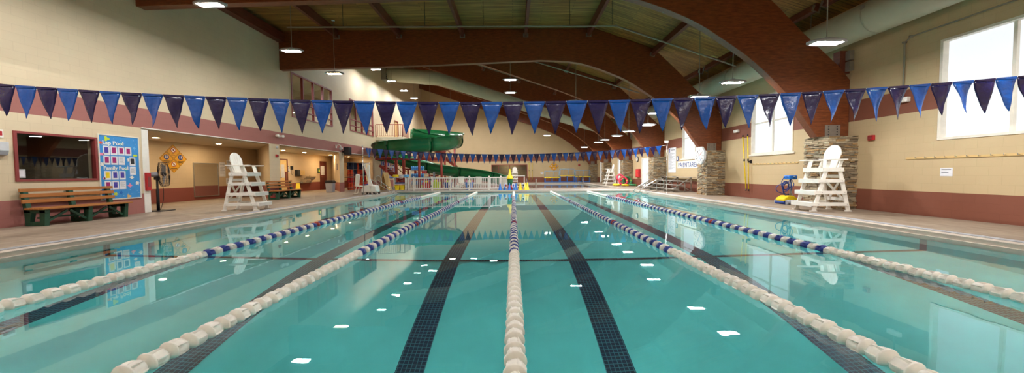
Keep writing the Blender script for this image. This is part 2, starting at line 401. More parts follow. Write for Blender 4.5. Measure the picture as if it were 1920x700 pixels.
# floor with two pool openings
PX0, PX1, PY0, PY1 = -7.8, 7.75, .4, 23.2
QX0, QX1, QY0, QY1 = -5.5, 8.0, 26.7, 40.6
C = .22   # coping width
mb = MB()
def ring_deck(x0, x1, y0, y1, px0, px1, py0, py1, z0, z1):
    mb.box(x0, px0, y0, y1, z0, z1); mb.box(px1, x1, y0, y1, z0, z1); mb.box(px0, px1, y0, py0, z0, z1); mb.box(px0, px1, py1, y1, z0, z1)
G = C+.16
ring_deck(BX-.2, RX+.3, YB-.3, 25.0, PX0-G, PX1+G, PY0-G, PY1+G, -.3, DK)
ring_deck(BX-.2, RX+.3, 25.0, YE+.3, QX0-C, QX1+C, QY0-C, QY1+C, -.3, DK)
struct(mb.build('floor', M['deck']))
mb = MB()
ring_deck(PX0-C, PX1+C, PY0-C, PY1+C, PX0, PX1, PY0, PY1, -.22, DK-.004)
mb.box(PX0, PX0+.03, PY0, PY1, -.2, .05); mb.box(PX1-.03, PX1, PY0, PY1, -.2, .05)
ring_deck(QX0-C, QX1+C, QY0-C, QY1+C, QX0, QX1, QY0, QY1, -.22, DK-.004)
struct(mb.build('trim_3', M['coping'])); 
# slotted gutter grate all round the lap pool
mb = MB()
ring_deck(PX0-G, PX1+G, PY0-G, PY1+G, PX0-C, PX1+C, PY0-C, PY1+C, -.2, DK-.03)
y = PY0-G
while y < PY1+G:
    mb.box(PX0-G, PX0-C, y, y+.035, DK-.03, DK+.004); mb.box(PX1+C, PX1+G, y, y+.035, DK-.03, DK+.004); y += .06
for xx0, xx1 in ((PX0-G, PX0-G+.012), (PX0-C-.012, PX0-C), (PX1+C, PX1+C+.012), (PX1+G-.012, PX1+G)): mb.box(xx0, xx1, PY0-G, PY1+G, DK-.03, DK+.006)
mb.box(PX0-C, PX1+C, PY1+C, PY1+G, DK-.03, DK+.002)
struct(mb.build('trim_4', M['grate']))
# pool basins
YK = 6.55
def zfl(y): return -1.45 if y > YK else -1.45-(YK-y)*.21
mb = MB(); zs = zfl(PY0)
for (ya, yb) in ((PY0, YK), (YK, PY1)):
    mb.quad((PX0, ya, zfl(ya)), (PX1, ya, zfl(ya)), (PX1, yb, zfl(yb)), (PX0, yb, zfl(yb)))
for x in (PX0, PX1):
    mb._add([(x, PY0, 0.02), (x, YK, .02), (x, PY1, .02), (x, PY1, zfl(PY1)), (x, YK, zfl(YK)), (x, PY0, zfl(PY0))], [(0, 1, 4, 5), (1, 2, 3, 4)])
mb.quad((PX0, PY0, .02), (PX1, PY0, .02), (PX1, PY0, zs), (PX0, PY0, zs)); mb.quad((PX0, PY1, .02), (PX1, PY1, .02), (PX1, PY1, zfl(PY1)), (PX0, PY1, zfl(PY1)))
struct(mb.build('floor_lap_pool', M['basin']))
mb = MB(); zq = -1.0
mb.quad((QX0, QY0, zq), (QX1, QY0, zq), (QX1, QY1, zq), (QX0, QY1, zq))
for x in (QX0, QX1): mb.quad((x, QY0, .02), (x, QY1, .02), (x, QY1, zq), (x, QY0, zq))
for y in (QY0, QY1): mb.quad((QX0, y, .02), (QX1, y, .02), (QX1, y, zq), (QX0, y, zq))
struct(mb.build('floor_family_pool', M['basin2']))
# lane lines: black tile bands on the pool floor with T ends
for i, x in enumerate((-6.1, -3.66, -1.2, 1.2, 3.66, 6.1)):
    mb = MB(); w = .165
    for ya, yb in ((1.9, YK), (YK, 21.6)):
        mb.quad((x-w, ya, zfl(ya)+.006), (x+w, ya, zfl(ya)+.006), (x+w, yb, zfl(yb)+.006), (x-w, yb, zfl(yb)+.006))
    mb.quad((x-.5, 21.3, zfl(21)+.007), (x+.5, 21.3, zfl(21)+.007), (x+.5, 21.6, zfl(21)+.007), (x-.5, 21.6, zfl(21)+.007))
    struct(mb.build('floor_lane_line_%d' % (i+1), M['lanetile']))
mb = MB(); mb.quad((PX0, YK-.06, zfl(YK)+.011), (PX1, YK-.06, zfl(YK)+.011), (PX1, YK+.06, zfl(YK)+.011), (PX0, YK+.06, zfl(YK)+.011))
for x in (PX0+.006, PX1-.006): mb.quad((x, YK-.06, zfl(YK)), (x, YK+.06, zfl(YK)), (x, YK+.06, 0), (x, YK-.06, 0))
struct(mb.build('floor_cross_line', M['crosstile']))
# water
def water(name, x0, x1, y0, y1):
    o = MB().quad((x0, y0, 0), (x1, y0, 0), (x1, y1, 0), (x0, y1, 0)).build(name, M['water']); struct(o); return o
water('water_lap_pool', PX0, PX1, PY0, PY1); water('water_family_pool', QX0, QX1, QY0, QY1)

# windows and doors
def frame_x(mb, x0, x1, y0, y1, z0, z1, w, mi=0):
    mb.box(x0, x1, y0, y1, z0, z0+w, mi); mb.box(x0, x1, y0, y1, z1-w, z1, mi); mb.box(x0, x1, y0, y0+w, z0+w, z1-w, mi); mb.box(x0, x1, y1-w, y1, z0+w, z1-w, mi)
# office window in the left wall
fr = MB(); frame_x(fr, LX-.1, LX+.03, *WIN_OFF, .055); o = fr.build('window_1', M['maroonf'], bevel=.004); struct(o)
MB().box(LX-.06, LX-.05, WIN_OFF[0]+.05, WIN_OFF[1]-.05, WIN_OFF[2]+.05, WIN_OFF[3]-.05).build('pane', M['glass'], o)
# dark rooms behind the glass
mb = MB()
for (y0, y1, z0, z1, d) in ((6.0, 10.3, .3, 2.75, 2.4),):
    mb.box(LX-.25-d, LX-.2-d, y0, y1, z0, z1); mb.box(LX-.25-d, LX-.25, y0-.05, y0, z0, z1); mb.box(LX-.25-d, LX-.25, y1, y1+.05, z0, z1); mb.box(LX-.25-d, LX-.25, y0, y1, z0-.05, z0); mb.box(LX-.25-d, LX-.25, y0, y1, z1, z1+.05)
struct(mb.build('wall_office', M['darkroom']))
mb = MB()
y0, y1, z0, z1, d = 17.6, 29.2, 3.9, 7.0, 3.0
mb.box(LX-.25-d, LX-.2-d, y0, y1, z0, z1); mb.box(LX-.25-d, LX-.25, y0-.05, y0, z0, z1); mb.box(LX-.25-d, LX-.25, y1, y1+.05, z0, z1); mb.box(LX-.25-d, LX-.25, y0, y1, z0-.05, z0); mb.box(LX-.25-d, LX-.25, y0, y1, z1, z1+.05)
struct(mb.build('wall_upper_room', M['upper']))
for k, W_ in enumerate((UPW1, UPW2)):
    fr = MB(); frame_x(fr, LX-.1, LX+.03, *W_, .07)
    n = 4
    for j in range(1, n):
        yy = W_[0]+(W_[1]-W_[0])*j/n; fr.box(LX-.1, LX+.03, yy-.035, yy+.035, W_[2]+.07, W_[3]-.07)
    for zz in (W_[2]+.42, W_[2]+.85): fr.box(LX-.09, LX+.02, W_[0]+.07, W_[1]-.07, zz-.025, zz+.025)
    o = fr.build('window_%d' % (k+2), M['maroonf']); struct(o)
    MB().box(LX-.06, LX-.05, W_[0]+.05, W_[1]-.05, W_[2]+.05, W_[3]-.05).build('pane', M['glass'], o)
# bright frosted windows of the right wall
for k, W_ in enumerate(RW[:3]):
    fr = MB(); frame_x(fr, RX-.02, RX+.16, *W_, .06)
    n = 3 if k == 0 else 2
    for j in range(1, n):
        yy = W_[0]+(W_[1]-W_[0])*j/n; fr.box(RX+.06, RX+.13, yy-.03, yy+.03, W_[2]+.06, W_[3]-.06)
    if k: fr.box(RX+.07, RX+.12, W_[0]+.06, W_[1]-.06, 3.28, 3.33); fr.box(RX-.05, RX+.1, W_[0]-.1, W_[1]+.1, W_[2]-.07, W_[2])
    o = fr.build('window_%d' % (k+4), M['offwhite'], bevel=.005); struct(o)
    MB().box(RX+.12, RX+.14, W_[0]+.05, W_[1]-.05, W_[2]+.05, W_[3]-.05).build('pane', M['pane'], o)
for k, W_ in enumerate(RW[3:]):
    fr = MB(); frame_x(fr, RX-.02, RX+.12, *W_, .07); fr.box(RX+.02, RX+.09, W_[0]+.07, W_[1]-.07, 1.12, 1.2)
    if k == 0: fr.box(RX+.03, RX+.09, (W_[0]+W_[1])/2-.05, (W_[0]+W_[1])/2+.05, DK+.07, 1.12)
    o = fr.build('door_%d' % (k+1), M['white'], bevel=.004); struct(o)
    MB().box(RX+.1, RX+.115, W_[0]+.05, W_[1]-.05, DK+.05, W_[3]-.05).build('pane', M['pane'], o)
    MB().tube([(RX-.05, W_[0]+.2, 1.0), (RX-.05, W_[0]+.2, 1.35)], .012).build('door_handle', M['chrome'], o)
# end wall window
fr = MB(); x0, x1, z0, z1 = EW; w = .07
for a in ((x0, x1, z0, z0+w), (x0, x1, z1-w, z1), (x0, x0+w, z0, z1), (x1-w, x1, z0, z1), (-.5, -.43, z0, z1), (-1.9, -1.84, z0, z1)): fr.box(a[0], a[1], YE-.03, YE+.1, a[2], a[3])
o = fr.build('window_7', M['maroonf']); struct(o)
MB().box(x0+.05, x1-.05, YE+.04, YE+.05, z0+.05, z1-.05).build('pane', M['glass'], o)
mb = MB(); mb.box(x0-.5, x1+.5, YE+2.2, YE+2.3, .2, 3); mb.box(x0-.55, x0-.5, YE+.3, YE+2.3, .2, 3); mb.box(x1+.5, x1+.55, YE+.3, YE+2.3, .2, 3); mb.box(x0-.5, x1+.5, YE+.3, YE+2.3, .15, .2); mb.box(x0-.5, x1+.5, YE+.3, YE+2.3, 3, 3.05)
struct(mb.build('wall_lobby', M['upper']))
# alcove doors
def alcove_door(n, y0, y1, z1, leafm):
    fr = MB(); frame_x(fr, BX-.05, BX+.04, y0-.06, y1+.06, DK-.06, z1+.06, .06); o = fr.build('door_%d' % n, M['brown']); struct(o)
    MB().box(BX-.04, BX-.0, y0, y1, DK, z1).build('door_leaf', leafm, o)
    MB().tube([(BX+.01, y0+.1, 1.1), (BX+.06, y0+.1, 1.1), (BX+.06, y0+.2, 1.1)], .012).build('door_handle', M['chrome'], o)
    return o
d4 = alcove_door(4, 21.8, 22.6, 2.25, M['tan']); MB().box(BX+.0, BX+.01, 22.0, 22.35, 1.1, 1.95).build('door_poster', M['lgrey'], d4); MB().box(BX, BX+.012, 22.4, 22.56, .5, 1.5).build('door_lite', M['brown'], d4)
d5 = alcove_door(5, 26.5, 27.3, 2.25, M['brown']); MB().box(BX+.0, BX+.01, 26.55, 27.1, 1.25, 1.95).build('door_notice', M['paper'], d5)
fr = MB(); frame_x(fr, LX-.1, LX+.03, *BALD, .07); d6 = fr.build('door_6', M['maroonf']); struct(d6); MB().box(LX-.08, LX-.04, BALD[0]+.07, BALD[1]-.07, BALD[2], BALD[3]-.07).build('door_leaf', M['tan'], d6)
mb = MB(); mb.box(BX-.4, BX-.35, 21, 28, 0, 2.6); struct(mb.build('wall_behind_doors', M['darkroom']))
# bottom jamb post of the first alcove
mb = MB(); mb.box(LX-.12, LX-.005, 10.73, 10.93, DK, 2.74); struct(mb.build('trim_5', M['white'], bevel=.01))

# ------------------------------------------------------------------ arches, pillars, purlins
def smooth(pts, n=6):
    """Catmull-Rom through points"""
    P = [Vector(p) for p in pts]; P = [2*P[0]-P[1]]+P+[2*P[-1]-P[-2]]; out = []
    for i in range(1, len(P)-2):
        for k in range(n):
            t = k/n; a, b, c, d = P[i-1], P[i], P[i+1], P[i+2]
            out.append(.5*((2*b)+(-a+c)*t+(2*a-5*b+4*c-d)*t*t+(-a+3*b-3*c+d)*t*t*t))
    out.append(P[-2]); return out
BOT_R = [(1.4, 6.82), (2.9, 6.72), (4.1, 6.42), (5.45, 5.88), (6.55, 5.2), (7.4, 4.58), (8.3, 3.72), (8.85, 2.98), (9.33, 2.32)]
TOP_R = [(4.0, 8.33), (6.95, 7.3), (8.1, 6.22), (8.8, 5.5), (9.9, 4.5), (10.28, 4.05)]
def arch_poly(far):
    bot = smooth([(p[0], p[1], 0) for p in BOT_R], 5)
    if far:
        left = [(LX+.01, 11.77)]; bot = smooth([(p[0], p[1], 0) for p in [(-3.5, 9.1), (-1, 8.28), (1.5, 7.42), (3.5, 6.72)]+BOT_R[3:]], 5)
        tl = [(LX+.01, 8.33+15.5*.34)]
    else:
        left = [(LX+.01, 6.46), (-4, 6.62)]; tl = [(LX+.01, 8.34), (-4, 8.34)]
    poly = [tuple(p) for p in left]+[(p.x, p.y) for p in bot]+[(10.28, 2.32)]+[p for p in TOP_R[::-1]]+tl[::-1]
    return poly
PILLAR_Y = [10.45+6.5*k for k in range(5)]+[42.6]
NAMES = ['nearest', 'second nearest', 'third', 'fourth', 'fifth', 'farthest']
def pillar(y, i):
    x0, x1, y0, y1, z1 = 9.44, RX, y, y+.88, 2.32
    t = thing('stone_pillar', '%s stacked ledge stone pillar on the right wall under a timber arch' % NAMES[i], 'pillar', (x0, y0, DK))
    MB().box(.07, x1-x0-.0, .07, y1-y0-.07, 0, z1-DK-.02).build('core', M['grout'], t)
    mb = MB(); rnd = random.Random(i+3); z = 0
    H = z1-DK
    while z < H-.005:
        h = min(rnd.choice((.028, .035, .045, .055, .07)), H-z)
        for (side) in ('f', 'b', 'l'):
            L = (x1-x0) if side in 'fb' else (y1-y0)
            a = 0
            while a < L-.01:
                w = min(rnd.uniform(.1, .34), L-a); 
                if L-a-w < .06: w = L-a
                p = rnd.uniform(-.02, .035); g = .006
                if side == 'f': mb.box(a+g/2, a+w-g/2, -p, .12, z+.003, z+h-.003, rnd.randrange(5))
                elif side == 'b': mb.box(a+g/2, a+w-g/2, L and (y1-y0)-.12, (y1-y0)+p, z+.003, z+h-.003, rnd.randrange(5))
                else: mb.box(-p, .12, a+g/2, a+w-g/2, z+.003, z+h-.003, rnd.randrange(5))
                a += w
        z += h
    mb.build('stone_veneer', [M['stoneA'], M['stoneB'], M['stoneC'], M['stoneD'], M['stoneE']], t)
    return t
for i, y in enumerate(PILLAR_Y):
    pillar(y, i)
    far = i > 1
    ya = y+.28; yb = ya+.27
    t = thing('timber_arch', '%s curved laminated timber arch spanning from a stone pillar to the left wall' % NAMES[i], 'arch', (0, ya, 0))
    MB().prism(arch_poly(far), 0, .27).build('arch_body', M['arch'], t, bevel=.012)
    # drilled steel base plate and wall post
    px = 9.78
    b = MB(); b.box(px-.23, px+.23, -.02, -.003, 2.33, 2.68)
    for dx in (-.13, .13):
        for dz in (.06, .14, .22, .3): b.lathe([(.018, 0), (.018, .012), (.009, .022)], 8, 1, Matrix.Translation((px+dx, -.02, 2.33+dz)) @ Matrix.Rotation(PI/2, 4, 'X'))
    b.build('base_plate', [M['plate'], M['dark']], t)
    MB().box(9.98, 10.28, .02, .25, 4.25, 4.93).build('wall_post', M['purlin'], t)
    b = MB(); b.box(10.14, 10.27, -.12, .02, 4.62, 4.9); b.box(10.14, 10.27, -.12, .02, 4.3, 4.58); b.build('junction_box', M['galv'], t)
# purlins: one per bay and line
def purlin_z(x, far): return zroof(x, far)
lines_n = [-8.6, -5.55, -2.45, .65, 3.72, 6.95, 9.5]
for bay in range(-1, 6):
    y0 = PILLAR_Y[bay]+.28+.27 if bay >= 0 else YB
    y1 = PILLAR_Y[bay+1]+.28 if bay < 5 else YE
    far = bay >= 1 and True
    if bay == 1: y0 = 17.64
    if bay == 5: continue
    for k, x in enumerate(lines_n):
        zt = purlin_z(x, far); sl = 0 if (x < 4 and not far) else -.34
        ang = math.atan(sl)
        hh = .4 if x < 9 else .25
        mb = MB(); mb.box(-.065, .065, 0, y1-y0, -hh, -.0)
        t = thing('roof_purlin', 'dark red timber purlin under the roof deck between two arches', 'purlin', (x, y0, zt), 0, 'roof purlins')
        mb.build('purlin_timber', M['purlin'], t)
        for yy in (0.004, y1-y0-.016): MB().box(-.13, .13, yy, yy+.012, -hh-.03, -hh+.16).build('hanger_bracket', M['plate'], t)
        t.rotation_euler = (0, -ang, 0)

# ------------------------------------------------------------------ ducts and pipes
t = thing('air_duct', 'long cream painted round duct running along the top of the right wall', 'duct', (9.82, 0, 5.45))
MB().tube([(0, -2.9, 0), (0, 43.3, 0)], .46, 28).build('duct_run', M['duct'], t)
b = MB()
for yy in [1.5+2.0*k for k in range(20)]:
    b.tube([(0, yy, 0), (0, yy+.04, 0)], .468, 28)
b.build('duct_seam', M['duct'], t)
b = MB()
for yy in [1.5+2.0*k for k in range(20)]:
    b.tube([(-.1, yy+.02, .44), (-.1, yy+.02, zroof(9.68, 0)-5.45)], .006, 5); b.box(-.44, -.40, yy-.03, yy+.07, .16, .26)
b.build('hanger_rod', M['galv'], t)
t = thing('cross_duct', 'cream painted round duct bending down across the far bays', 'duct', (0, 31.22, 0))
MB().tube([(-11.1, 0, 10.2), (-6.55, 0, 9.76), (-6.2, 0, 9.68), (5.9, 0, 5.95), (7.6, 0, 5.5), (9.3, 0, 5.45)], .62, 28).build('duct_run', M['duct'], t)
b = MB()
for p, q in (((-6.6, 0, 9.765), (-6.56, 0, 9.755)), ((-6.1, 0, 9.65), (-6.05, 0, 9.635)), ((0, 0, 7.77), (.04, 0, 7.757))): b.tube([p, q], .635, 28)
b.build('duct_seam', M['duct'], t)
b = MB(); b.box(-11.48, -11.08, -.68, .68, 9.55, 10.88)
for k in range(7): b.box(-11.07, -11.05, -.6, .6, 9.63+.17*k, 9.7+.17*k, 1)
b.build('grille_box', [M['galv'], M['dark']], t)
def pipe_line(name, label, pts, hang, r=.035, n=8):
    t = thing(name, label, 'pipe'); MB().tube(pts, r, n).build('pipe_run', M['pipe'], t)
    b = MB()
    for (x, y, z, zt) in hang: b.tube([(x, y, z), (x, y, zt)], .012, 5)
    b.build('hanger_rod', M['dark'], t)
    for p in pts[1:-1]: MB().lathe([(.0, -.05), (r*1.5, -.05), (r*1.5, .05), (0, .05)], 10, 0, Matrix.Translation(p) @ Matrix.Rotation(PI/2, 4, 'Y')).build('coupling', M['pipe'], t)
    return t
pipe_line('sprinkler_pipe', 'grey sprinkler pipe crossing in front of the second timber arch', [(-9.3, 14.5, 7.37), (4.25, 14.5, 7.3), (9.2, 14.5, 5.62)],
          [(x, 14.5, 7.36, 8.34) for x in (-6.98, -3.6, -1.2, 2.35, 4.1)]+[(7.7, 14.5, 6.15, 7.0)])
pipe_line('sprinkler_pipe', 'grey sprinkler pipe sloping across the bay beyond the second arch', [(-9.5, 20.2, 11.3), (1.4, 20.2, 7.65), (7.3, 20.2, 5.85)], [(2.5, 20.2, 7.3, 8.9), (5.9, 20.2, 6.3, 7.7)])
pipe_line('sprinkler_pipe', 'thin sprinkler pipe sloping below the third timber arch', [(-9, 26.5, 11.6), (-3.0, 26.5, 9.6), (8, 26.5, 6.0)], [(0, 26.5, 8.6, 9.7)])
pipe_line('conduit_pipe', 'thin cream conduit rising up the right wall beside the big window', [(10.26, 9.25, 3.12), (10.26, 9.25, 4.62), (10.26, 9.1, 4.72), (10.26, 4, 4.75)], [], .018)

# ------------------------------------------------------------------ pendant lamps
def make_lamp(warm=0):
    t = thing('pendant_lamp', '', 'lamp')
    N = 28; a, b_ = .44, .21
    mb = MB(); vs = []; fs = []
    rings = [(.0, .075), (.35, .07), (.8, .055), (1.0, .02), (1.0, -.01), (.93, -.02), (.0, -.02)]
    for s_, z in rings:
        for k in range(N):
            an = 2*PI*k/N; vs.append((a*s_*math.cos(an), b_*s_*math.sin(an), z))
    for i in range(len(rings)-1):
        for k in range(N): fs.append((i*N+k, i*N+(k+1) % N, (i+1)*N+(k+1) % N, (i+1)*N+k))
    mb._add(vs, fs, 0, True); mb.build('lamp_housing', M['housing'], t)
    m = M[('led', 'ledwarm', 'ledfar', 'lednear')[warm]]
    for x0, x1 in ((-.3, -.015), (.015, .3)):
        MB()._add([(x0, -.11, -.024), (x1, -.11, -.024), (x1, .11, -.024), (x0, .11, -.024)], [(0, 3, 2, 1)]).build('led_panel', m, t)
    return t
def add_rod(t, x, y, z, zt):
    ro = MB().tube([(0, 0, .07), (0, 0, zt-z)], .012, 6).build('rod', M['pipe'], t)
    MB().lathe([(.02, -.03), (.07, -.02), (.07, .0), (0.02, .01)], 12, 0, Matrix.Translation((0, 0, zt-z-.01))).build('ceiling_canopy', M['lgrey'], ro)
    
    MB().box(-.06, .06, -.04, .04, .06, .11).build('driver_box', M['housing'], t)
lampspec = [
 (-8.15, 9.5, 5.9, 0, 'nearest pendant lamp of the left side, cut by the top edge'), (-8.19, 13.0, 5.89, 0, 'bright oval pendant lamp in front of the left end of the second arch'),
 (-8.2, 16.1, 5.93, 1, 'dim yellowish pendant lamp beside the upper left window'),
 (-10.03, 25.7, 8.98, 0, 'nearest of the five high lamps hung along the far left wall'), (-10.03, 28.9, 8.98, 0, 'high far lamp hung beside the grille end of the duct'), (-10.03, 32.2, 8.98, 0, 'middle one of the five high lamps along the far left wall'),
 (-10.05, 35.5, 8.98, 0, 'fourth of the five high lamps along the far left wall'), (-10.05, 38.3, 8.96, 0, 'farthest high lamp along the left wall, just above the flags'),
 (-.14, 20, 6.62, 0, 'upper lamp of the two hung above the centre of the pool'), (-.17, 23.2, 6.63, 0, 'lower looking lamp of the two hung above the centre, farther back'),
 (3.6, 20, 5.37, 0, 'pendant lamp on a long rod under the third arch, over the flags'), (3.61, 37.3, 5.3, 0, 'small far pendant lamp before the cream end wall'),
 (7.2, 8.1, 4.22, 0, 'large pendant lamp at upper right in front of the nearest arch'), (7.26, 11.6, 4.23, 0, 'bright pendant lamp between the first two arches, by the duct'), (7.33, 13.8, 4.24, 0, 'pendant lamp hanging before the shoulder of the second arch'),
 (7.15, 17.6, 4.25, 0, 'lamp half hidden by flags beside the third arch'), (7.3, 18.9, 3.84, 0, 'bright pendant lamp in front of the third arch shoulder'), (7.32, 22.1, 3.88, 0, 'pendant lamp by the cream wall past the third arch'),
 (7.33, 24.6, 3.87, 0, 'pendant lamp in front of the fourth arch'), (7.33, 27.9, 3.9, 0, 'round glowing lamp at the duct behind the fourth arch'), (7.33, 29.9, 3.88, 0, 'pendant lamp in front of the fifth arch'), (7.34, 35.9, 3.91, 0, 'farthest right pendant lamp above the second flag string'),
 (-4.5, 38.2, 8.2, 2, 'added far fill lamp over the family pool behind the navy pennant left of centre'), (-6.85, 38.2, 8.2, 2, 'added far fill lamp over the slide, behind the blue pennant farther left of centre'), (.1, 38.2, 8.2, 2, 'added far fill lamp over the family pool behind the middle navy pennant'),  # fill lamps added behind the pennants to brighten the end wall and slide
 (-2.0, 33.6, 7.3, 2, 'added fill lamp over the family pool edge behind the blue pennant left of centre'), (-6.5, 27.4, 6.5, 2, 'added fill lamp above the green slide hidden behind a pennant'),
 (-12.9, 19.8, 6.5, 3, 'added fill lamp inside the upper room behind the first upper window'), (-12.9, 26.6, 6.4, 3, 'lamp inside the upper room behind the second upper window')]  # lamp behind the first upper window is added to lighten the room
protoL = {}
for (x, y, z, w, lab) in lampspec:
    if y > 19.5 and -9 < x < 7: w = 2
    if w not in protoL: t = protoL[w] = make_lamp(w); t.location = (x, y, z); t['label'] = lab; tag(t, group='pendant lamps'); first = t
    else: t = dup(protoL[w], (x, y, z), 0, lab, 'pendant lamps')
    for k in children(t):
        if k.name.startswith('driver_box'): bpy.data.objects.remove(k)
        elif k.name.startswith('rod'):
            for q in children(k): bpy.data.objects.remove(q)
            bpy.data.objects.remove(k)
    add_rod(t, x, y, z, zroof(x, y > 17.2)-.01 if x > LX else 6.99)
for i, (y, lab) in enumerate(((13.2, 'recessed round ceiling light at the near end of the first alcove'), (16.0, 'recessed ceiling light above the alcove mirror'), (20.5, 'recessed ceiling light just past the first pier'), (22.6, 'recessed ceiling light in front of the brown alcove door'), (25.8, 'recessed ceiling light by the far alcove pier'), (28.6, 'added recessed fill light over the life vest rack'), (YE+1.2, 'added unseen fill light inside the lobby behind the end wall window'))):  # vest rack and lobby lights are additions that brighten the dark alcove and window
    t = thing('recessed_light', lab, 'ceiling light', (-13.6, y, 2.74) if y < 40 else (-.5, y, 3.0), 0, 'recessed ceiling lights')
    MB().lathe([(.14, 0), (.14, -.012), (.1, -.012), (.1, 0)], 20).build('trim_ring', M['white'], t)
    MB()._add([(.1*math.cos(k*PI/8), .1*math.sin(k*PI/8), -.006) for k in range(16)], [tuple(range(16))[::-1]]).build('lamp_face', M['can'], t)

# ------------------------------------------------------------------ lane ropes
def float_mesh(name, m):
    prof = [(.018, -.066), (.034, -.064), (.072, -.06), (.079, -.052), (.074, -.046), (.05, -.036), (.056, -.015), (.062, .015), (.058, .045), (.03, .062), (.018, .064)]
    mb = MB(); mb.lathe(prof, 18, 0, Matrix.Rotation(-PI/2, 4, 'X'), True, mod=None)
    # curved wave-breaking fins behind the rim disc
    for k in range(6):
        a = 2*PI*k/6
        pts = [(.05, -.045), (.076, -.046), (.078, -.01), (.07, .03), (.055, .055), (.045, .03)]
        m4 = Matrix.Rotation(a, 4, 'Y')
        mb.prism(pts, -.003, .003, 0, m4 @ Matrix(((1, 0, 0, 0), (0, 0, 1, 0), (0, -1, 0, 0), (0, 0, 0, 1))) @ Matrix.Rotation(0, 4, 'X') if False else m4 @ Matrix(((1, 0, 0, 0), (0, 0, 1, 0), (0, 1, 0, 0), (0, 0, 0, 1))), 'y')
    o = mb.build(name, m); return o
fproto = {c: float_mesh('lane_float', m) for c, m in (('w', M['floatw']), ('b', M['floatb']), ('r', M['floatr']))}
for o in fproto.values(): COL.objects.unlink(o)
def float_colour(y, k):
    if y < 5.35 or y > 18.3: return 'w'
    if abs(y-8.6) < .08 or abs(y-15.1) < .08: return 'r'
    return 'b' if k % 2 == 0 else 'w'
ropelab = {-4.93: 'lane rope nearest the left deck, white then blue and white floats', -2.46: 'lane rope left of the middle one, white then blue and white floats', 0: 'middle lane rope of blue and white floats straight ahead',
           2.48: 'lane rope right of the middle one, white then blue and white floats', 4.93: 'lane rope nearest the right deck, white then blue and white floats'}
for x, lab in ropelab.items():
    t = thing('lane_rope', lab, 'lane rope', (x, 0, .018), 0, 'lane ropes')
    MB().tube([(0, PY0, 0), (0, PY1, 0)], .008, 6).build('cable', M['cord'], t)
    y0 = 1.5 if abs(x) < 3 else 2.4
    ys = []; y = PY0+.15
    while y < PY1-.1: ys.append(y); y += .147
    i0 = min(range(len(ys)), key=lambda i: abs(ys[i]-y0))
    rest = MB()
    for k, y in enumerate(ys):
        c = float_colour(y, k); rnd = random.Random(k*7+int(x*10))
        if i0 <= k < i0+98:
            o = fproto[c].copy(); o.name = 'lane_float'; COL.objects.link(o); o.parent = t
            o.location = (rnd.uniform(-.004, .004), y, rnd.uniform(-.003, .003)); o.rotation_euler = (rnd.uniform(-.05, .05), rnd.uniform(0, 6), rnd.uniform(-.05, .05))
        else:
            rest.lathe([(.018, -.066), (.072, -.06), (.077, -.05), (.052, -.036), (.062, .015), (.058, .045), (.02, .062)], 12, {'w': 0, 'b': 1, 'r': 2}[c], Matrix.Translation((0, y, 0)) @ Matrix.Rotation(-PI/2, 4, 'X'))
    o = rest.build('float_run', [M['floatw'], M['floatb'], M['floatr']], t); o['kind'] = 'stuff'
    MB().tube([(0, PY0+.02, 0), (0, PY0+.12, 0)], .02, 8).build('end_hook', M['chrome'], t)

# ------------------------------------------------------------------ pennant strings
def pennant_string(name, label, Y, xs0, xs1, pitch, sag, hgt=.455, seed=1):
    t = thing(name, label, 'pennant string', (0, Y, 0)); rnd = random.Random(seed)
    zf = lambda x: 2.294+sag*x*x
    n = 60; MB().tube([(xs0+(xs1-xs0)*i/n, 0, zf(xs0+(xs1-xs0)*i/n)) for i in range(n+1)], .006, 5).build('cord', M['cord'], t)
    k0 = math.ceil((xs0+.25)/pitch); k1 = math.floor((xs1-.25)/pitch)
    for k in range(k0, k1+1):
        x = k*pitch; navy = k % 2 == 0
        R = 9; vs = []; fs = []
        ph = rnd.uniform(0, 6); am = rnd.uniform(.004, .012); tw = rnd.uniform(-.25, .25)*(1+max(0, x)/4); bend = rnd.uniform(-.015, .02)+max(0, x-4)*.012
        hw = pitch*.49; L = hgt*rnd.uniform(.97, 1.04)
        for i in range(R+1):
            s = i/R; w = hw*(1-s)**1.0+.003
            for j in range(7):
                q = (j/6-.5)*2; lx = q*w; a = tw*s
                yy = am*math.sin(ph+lx*22+s*5)*(.3+s)+math.sin(a)*lx+am*.7*math.cos(ph*2+s*9)*s
                xx = lx*math.cos(a)+bend*s*s*1.6; zz = zf(x+lx)-s*L-.004
                if s == 0: yy = 0
                vs.append((x+xx, yy, zz))
        for i in range(R):
            for j in range(6): a = i*7+j; fs.append((a, a+1, a+8, a+7))
        mb = MB(); mb._add(vs, fs, 0, True)
        # folded hem over the cord
        mb._add([(x-hw, -.009, zf(x-hw)+.008), (x+hw, -.009, zf(x+hw)+.008), (x+hw*.95, -.007, zf(x)-.022), (x-hw*.95, -.007, zf(x)-.022)], [(0, 1, 2, 3)], 0, False)
        mb.build('pennant', M['navyflag' if navy else 'blueflag'], t, solid=.0015)
    return t
pennant_string('pennant_string', 'near string of large navy and blue pennants across the whole view', 5.0, -8.05, 8.05, .304, .00585)
pennant_string('pennant_string', 'far string of small looking navy and blue pennants before the green slide', 18.7, -8.05, 8.2, .312, .0062, .5, 5)
def flag_pole(x, y, h, label):
    t = thing('flag_pole', label, 'pole', (x, y, DK))
    MB().tube([(0, 0, 0), (0, 0, h)], .022, 10).build('pole_shaft', M['chrome'], t)
    MB().lathe([(.06, 0), (.06, .015), (.03, .03), (.023, .06)], 14).build('base_socket', M['galv'], t)
    MB().lathe([(.028, h-.06), (.028, h-.02), (0.01, h+.01)], 10).build('top_cap', M['white'], t)
    return t
flag_pole(-8.07, 5.0, 2.56, 'steel pole holding the near pennant string on the left deck'); flag_pole(8.08, 5.0, 2.56, 'steel pole holding the near pennant string on the right deck')
